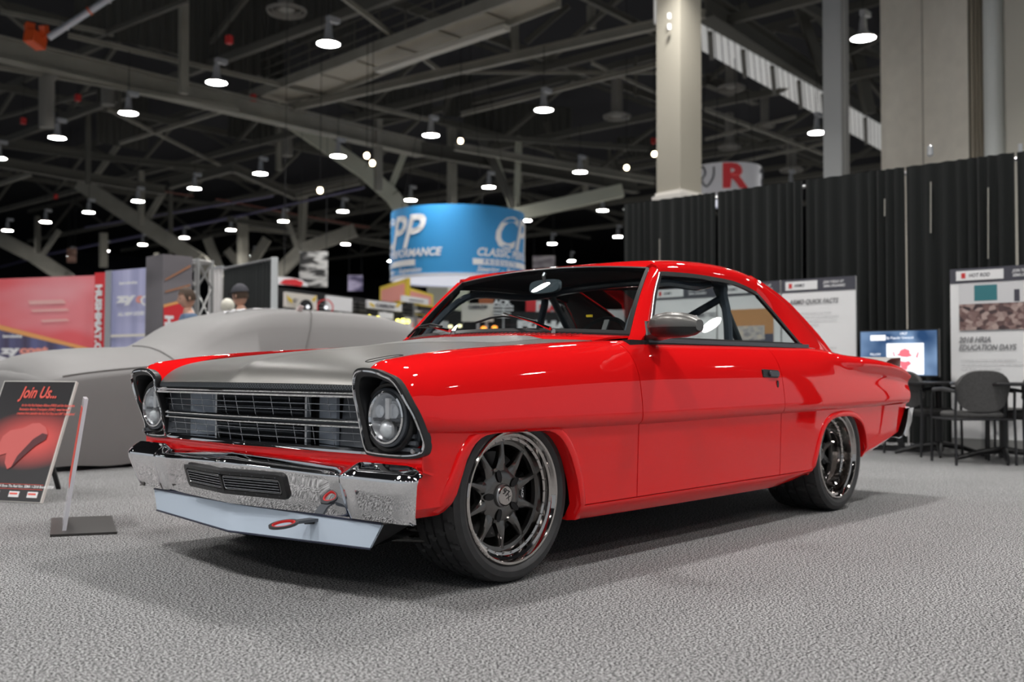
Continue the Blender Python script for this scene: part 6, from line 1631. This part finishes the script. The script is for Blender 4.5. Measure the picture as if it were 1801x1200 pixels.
def person(label, c, face, hgt, hair, shirt, trousers, cap=None, tilt=0.):
    """faces local +y"""
    t = thing('person', label, 'person', (c[0], c[1], 0), face-PI/2); k = hgt/1.78
    V = [(0, 0, .98), (0, .0, 1.15), (0, -.01, 1.38), (0, 0, 1.50), (0, .015, 1.56)]; E = [(0, 1), (1, 2), (2, 3), (3, 4)]; Rr = [(.15, .11), (.14, .10), (.16, .10), (.055, .055), (.052, .055)]
    for s in (-1, 1):
        b = len(V); V += [(s*.17, -.01, 1.42), (s*.23, -.01, 1.18), (s*.22, .10, .95), (s*.21, .16, .86)]; E += [(2, b), (b, b+1), (b+1, b+2), (b+2, b+3)]; Rr += [(.062, .062), (.048, .048), (.036, .036), (.03, .02)]
        h = len(V)
        for j, (dx_, ln) in enumerate(((-.024, .07), (-.008, .08), (.008, .076), (.022, .06))):
            V += [(s*.21+dx_, .185, .80), (s*.21+dx_, .19, .80-ln)]; E += [(b+3, h+2*j), (h+2*j, h+2*j+1)]; Rr += [(.010, .010), (.008, .008)]
        V += [(s*.175, .20, .82), (s*.165, .215, .785)]; E += [(b+3, h+8), (h+8, h+9)]; Rr += [(.011, .011), (.009, .009)]
        b = len(V); V += [(s*.10, 0, .90), (s*.11, .01, .50), (s*.115, -.02, .10), (s*.12, .09, .03)]; E += [(0, b), (b, b+1), (b+1, b+2), (b+2, b+3)]; Rr += [(.095, .095), (.06, .06), (.042, .042), (.04, .03)]
    V = [(x*k, y*k, z*k) for x, y, z in V]; Rr = [(a*k, b_*k) for a, b_ in Rr]
    body = skin_mesh('body', V, E, Rr, SKN, t)
    # shirt and trousers follow the body a little proud of it
    V2 = [(0, 0, 1.0), (0, 0, 1.15), (0, -.01, 1.38), (0, 0, 1.47)]; E2 = [(0, 1), (1, 2), (2, 3)]; R2 = [(.165, .125), (.155, .115), (.175, .115), (.075, .075)]
    for s in (-1, 1): b = len(V2); V2 += [(s*.18, -.01, 1.42), (s*.235, -.01, 1.18), (s*.225, .07, 1.00)]; E2 += [(2, b), (b, b+1), (b+1, b+2)]; R2 += [(.075, .075), (.062, .062), (.05, .05)]
    skin_mesh('shirt', [(x*k, y*k, z*k) for x, y, z in V2], E2, [(a*k, b_*k) for a, b_ in R2], shirt, t)
    V3 = [(0, 0, .98), (0, 0, .90)]; E3 = [(0, 1)]; R3 = [(.155, .115), (.15, .12)]
    for s in (-1, 1): b = len(V3); V3 += [(s*.10, 0, .82), (s*.11, .01, .48), (s*.115, -.01, .08)]; E3 += [(1, b), (b, b+1), (b+1, b+2)]; R3 += [(.105, .105), (.08, .08), (.065, .065)]
    skin_mesh('trousers', [(x*k, y*k, z*k) for x, y, z in V3], E3, [(a*k, b_*k) for a, b_ in R3], trousers, t)
    # head
    hz = 1.66*k; G = []
    for i in range(17):
        ph = PI*i/16; row = []
        for j in range(24):
            a = 2*PI*j/24; x, y, z = math.sin(ph)*math.cos(a), math.sin(ph)*math.sin(a), math.cos(ph)
            wx = .078*(1-.22*max(0, -z)); wy_ = .096*(1-.10*max(0, -z)); yy = y*wy_
            if y > 0: 
                yy += .014*max(0, -z)*(1 if abs(x) < .5 else .4)                  # chin
                yy += .028*math.exp(-((x/.16)**2+((z+.10)/.20)**2))               # nose
                yy -= .012*math.exp(-(((abs(x)-.36)/.16)**2+((z-.08)/.11)**2))    # eye sockets
                yy += .006*math.exp(-((x/.30)**2+((z+.42)/.07)**2))               # lips
            row.append((x*wx, yy, z*.122))
        G.append(row)
    hd = MB().grid(G, close_v=True); 
    for s in (-1, 1): hd.lathe([(.0001, -.012), (.016, -.008), (.020, .006), (.012, .012), (.0001, .012)], (0, 0, 0), 'x', 10); n = len(hd.v); hd.v[n-50:] = [(x*.8+s*.078, y*1.0-.008, z*1.6-.008) for x, y, z in hd.v[n-50:]]
    ho = hd.build('head', SKN, t, smooth=80); ho.location = (0, .02, hz); ho.rotation_euler = (-tilt, 0, 0)
    e = MB()
    for s in (-1, 1): e.lathe([(.0001, .006), (.011, .002), (.012, 0)], (s*.029, .083, .010), 'y', 10)
    e.build('eyes', BLACK, ho)
    MB().box((0, .094, -.052), (.045, .008, .008)).build('mouth', mat('lip', (.45, .18, .15), .5), ho)
    G = []
    for i in range(9):
        ph = PI*.60*i/8; row = []
        for j in range(24):
            a = 2*PI*j/24; x, y, z = math.sin(ph)*math.cos(a), math.sin(ph)*math.sin(a), math.cos(ph); zz = z
            if y > .35: zz = max(z, .50)
            row.append((x*.087, y*.104-.004, zz*.134))
        G.append(row)
    MB().grid(G, close_v=True).build('hair', hair, ho, smooth=80)
    if cap:
        G = []
        for i in range(8):
            ph = PI*.46*i/7; G.append([(math.sin(ph)*math.cos(2*PI*j/24)*.097, math.sin(ph)*math.sin(2*PI*j/24)*.114-.002, math.cos(ph)*.125+.025) for j in range(24)])
        MB().grid(G, close_v=True).build('cap', cap, ho, smooth=80)
        MB().grid([[(x, .09+.075*f*(1-(x/.085)**2*.5), .045-.015*f) for x in np.linspace(-.075, .075, 9)] for f in (0, .5, 1)]).build('cap_peak', cap, ho)
    return t
HAIR = mat('brown hair', (.06, .035, .02), .7); DEN = mat('dark trousers', (.03, .035, .05), .8)
c = at(331, 560, d=11.9); person('man with short brown hair and a blue shirt looking down to the left', c, math.atan2(-c_right[1], -c_right[0])-.55*-1, 1.79, HAIR, mat('blue shirt', (.13, .20, .32), .8), DEN, tilt=.25)
c = at(424, 560, d=11.9); person('man in a dark cap and grey shirt turned away behind the covered car', c, math.atan2(-c_right[1], -c_right[0])-.5, 1.82, HAIR, mat('grey shirt', (.06, .06, .065), .8), DEN, cap=mat('cap cloth', (.05, .05, .06), .8), tilt=.1)
c = at(400, 538, d=11.5); t = thing('white_parcel', 'pale round object held up in front of the man in the cap', 'object', tuple(c))
G = [[(math.sin(PI*i/8)*math.cos(2*PI*j/14)*.075*(1+.15*math.sin(3*j)), math.sin(PI*i/8)*math.sin(2*PI*j/14)*.075, math.cos(PI*i/8)*.088) for j in range(14)] for i in range(9)]
MB().grid(G, close_v=True).build('shell', mat('pale shell', (.75, .72, .62), .4), t, smooth=60)
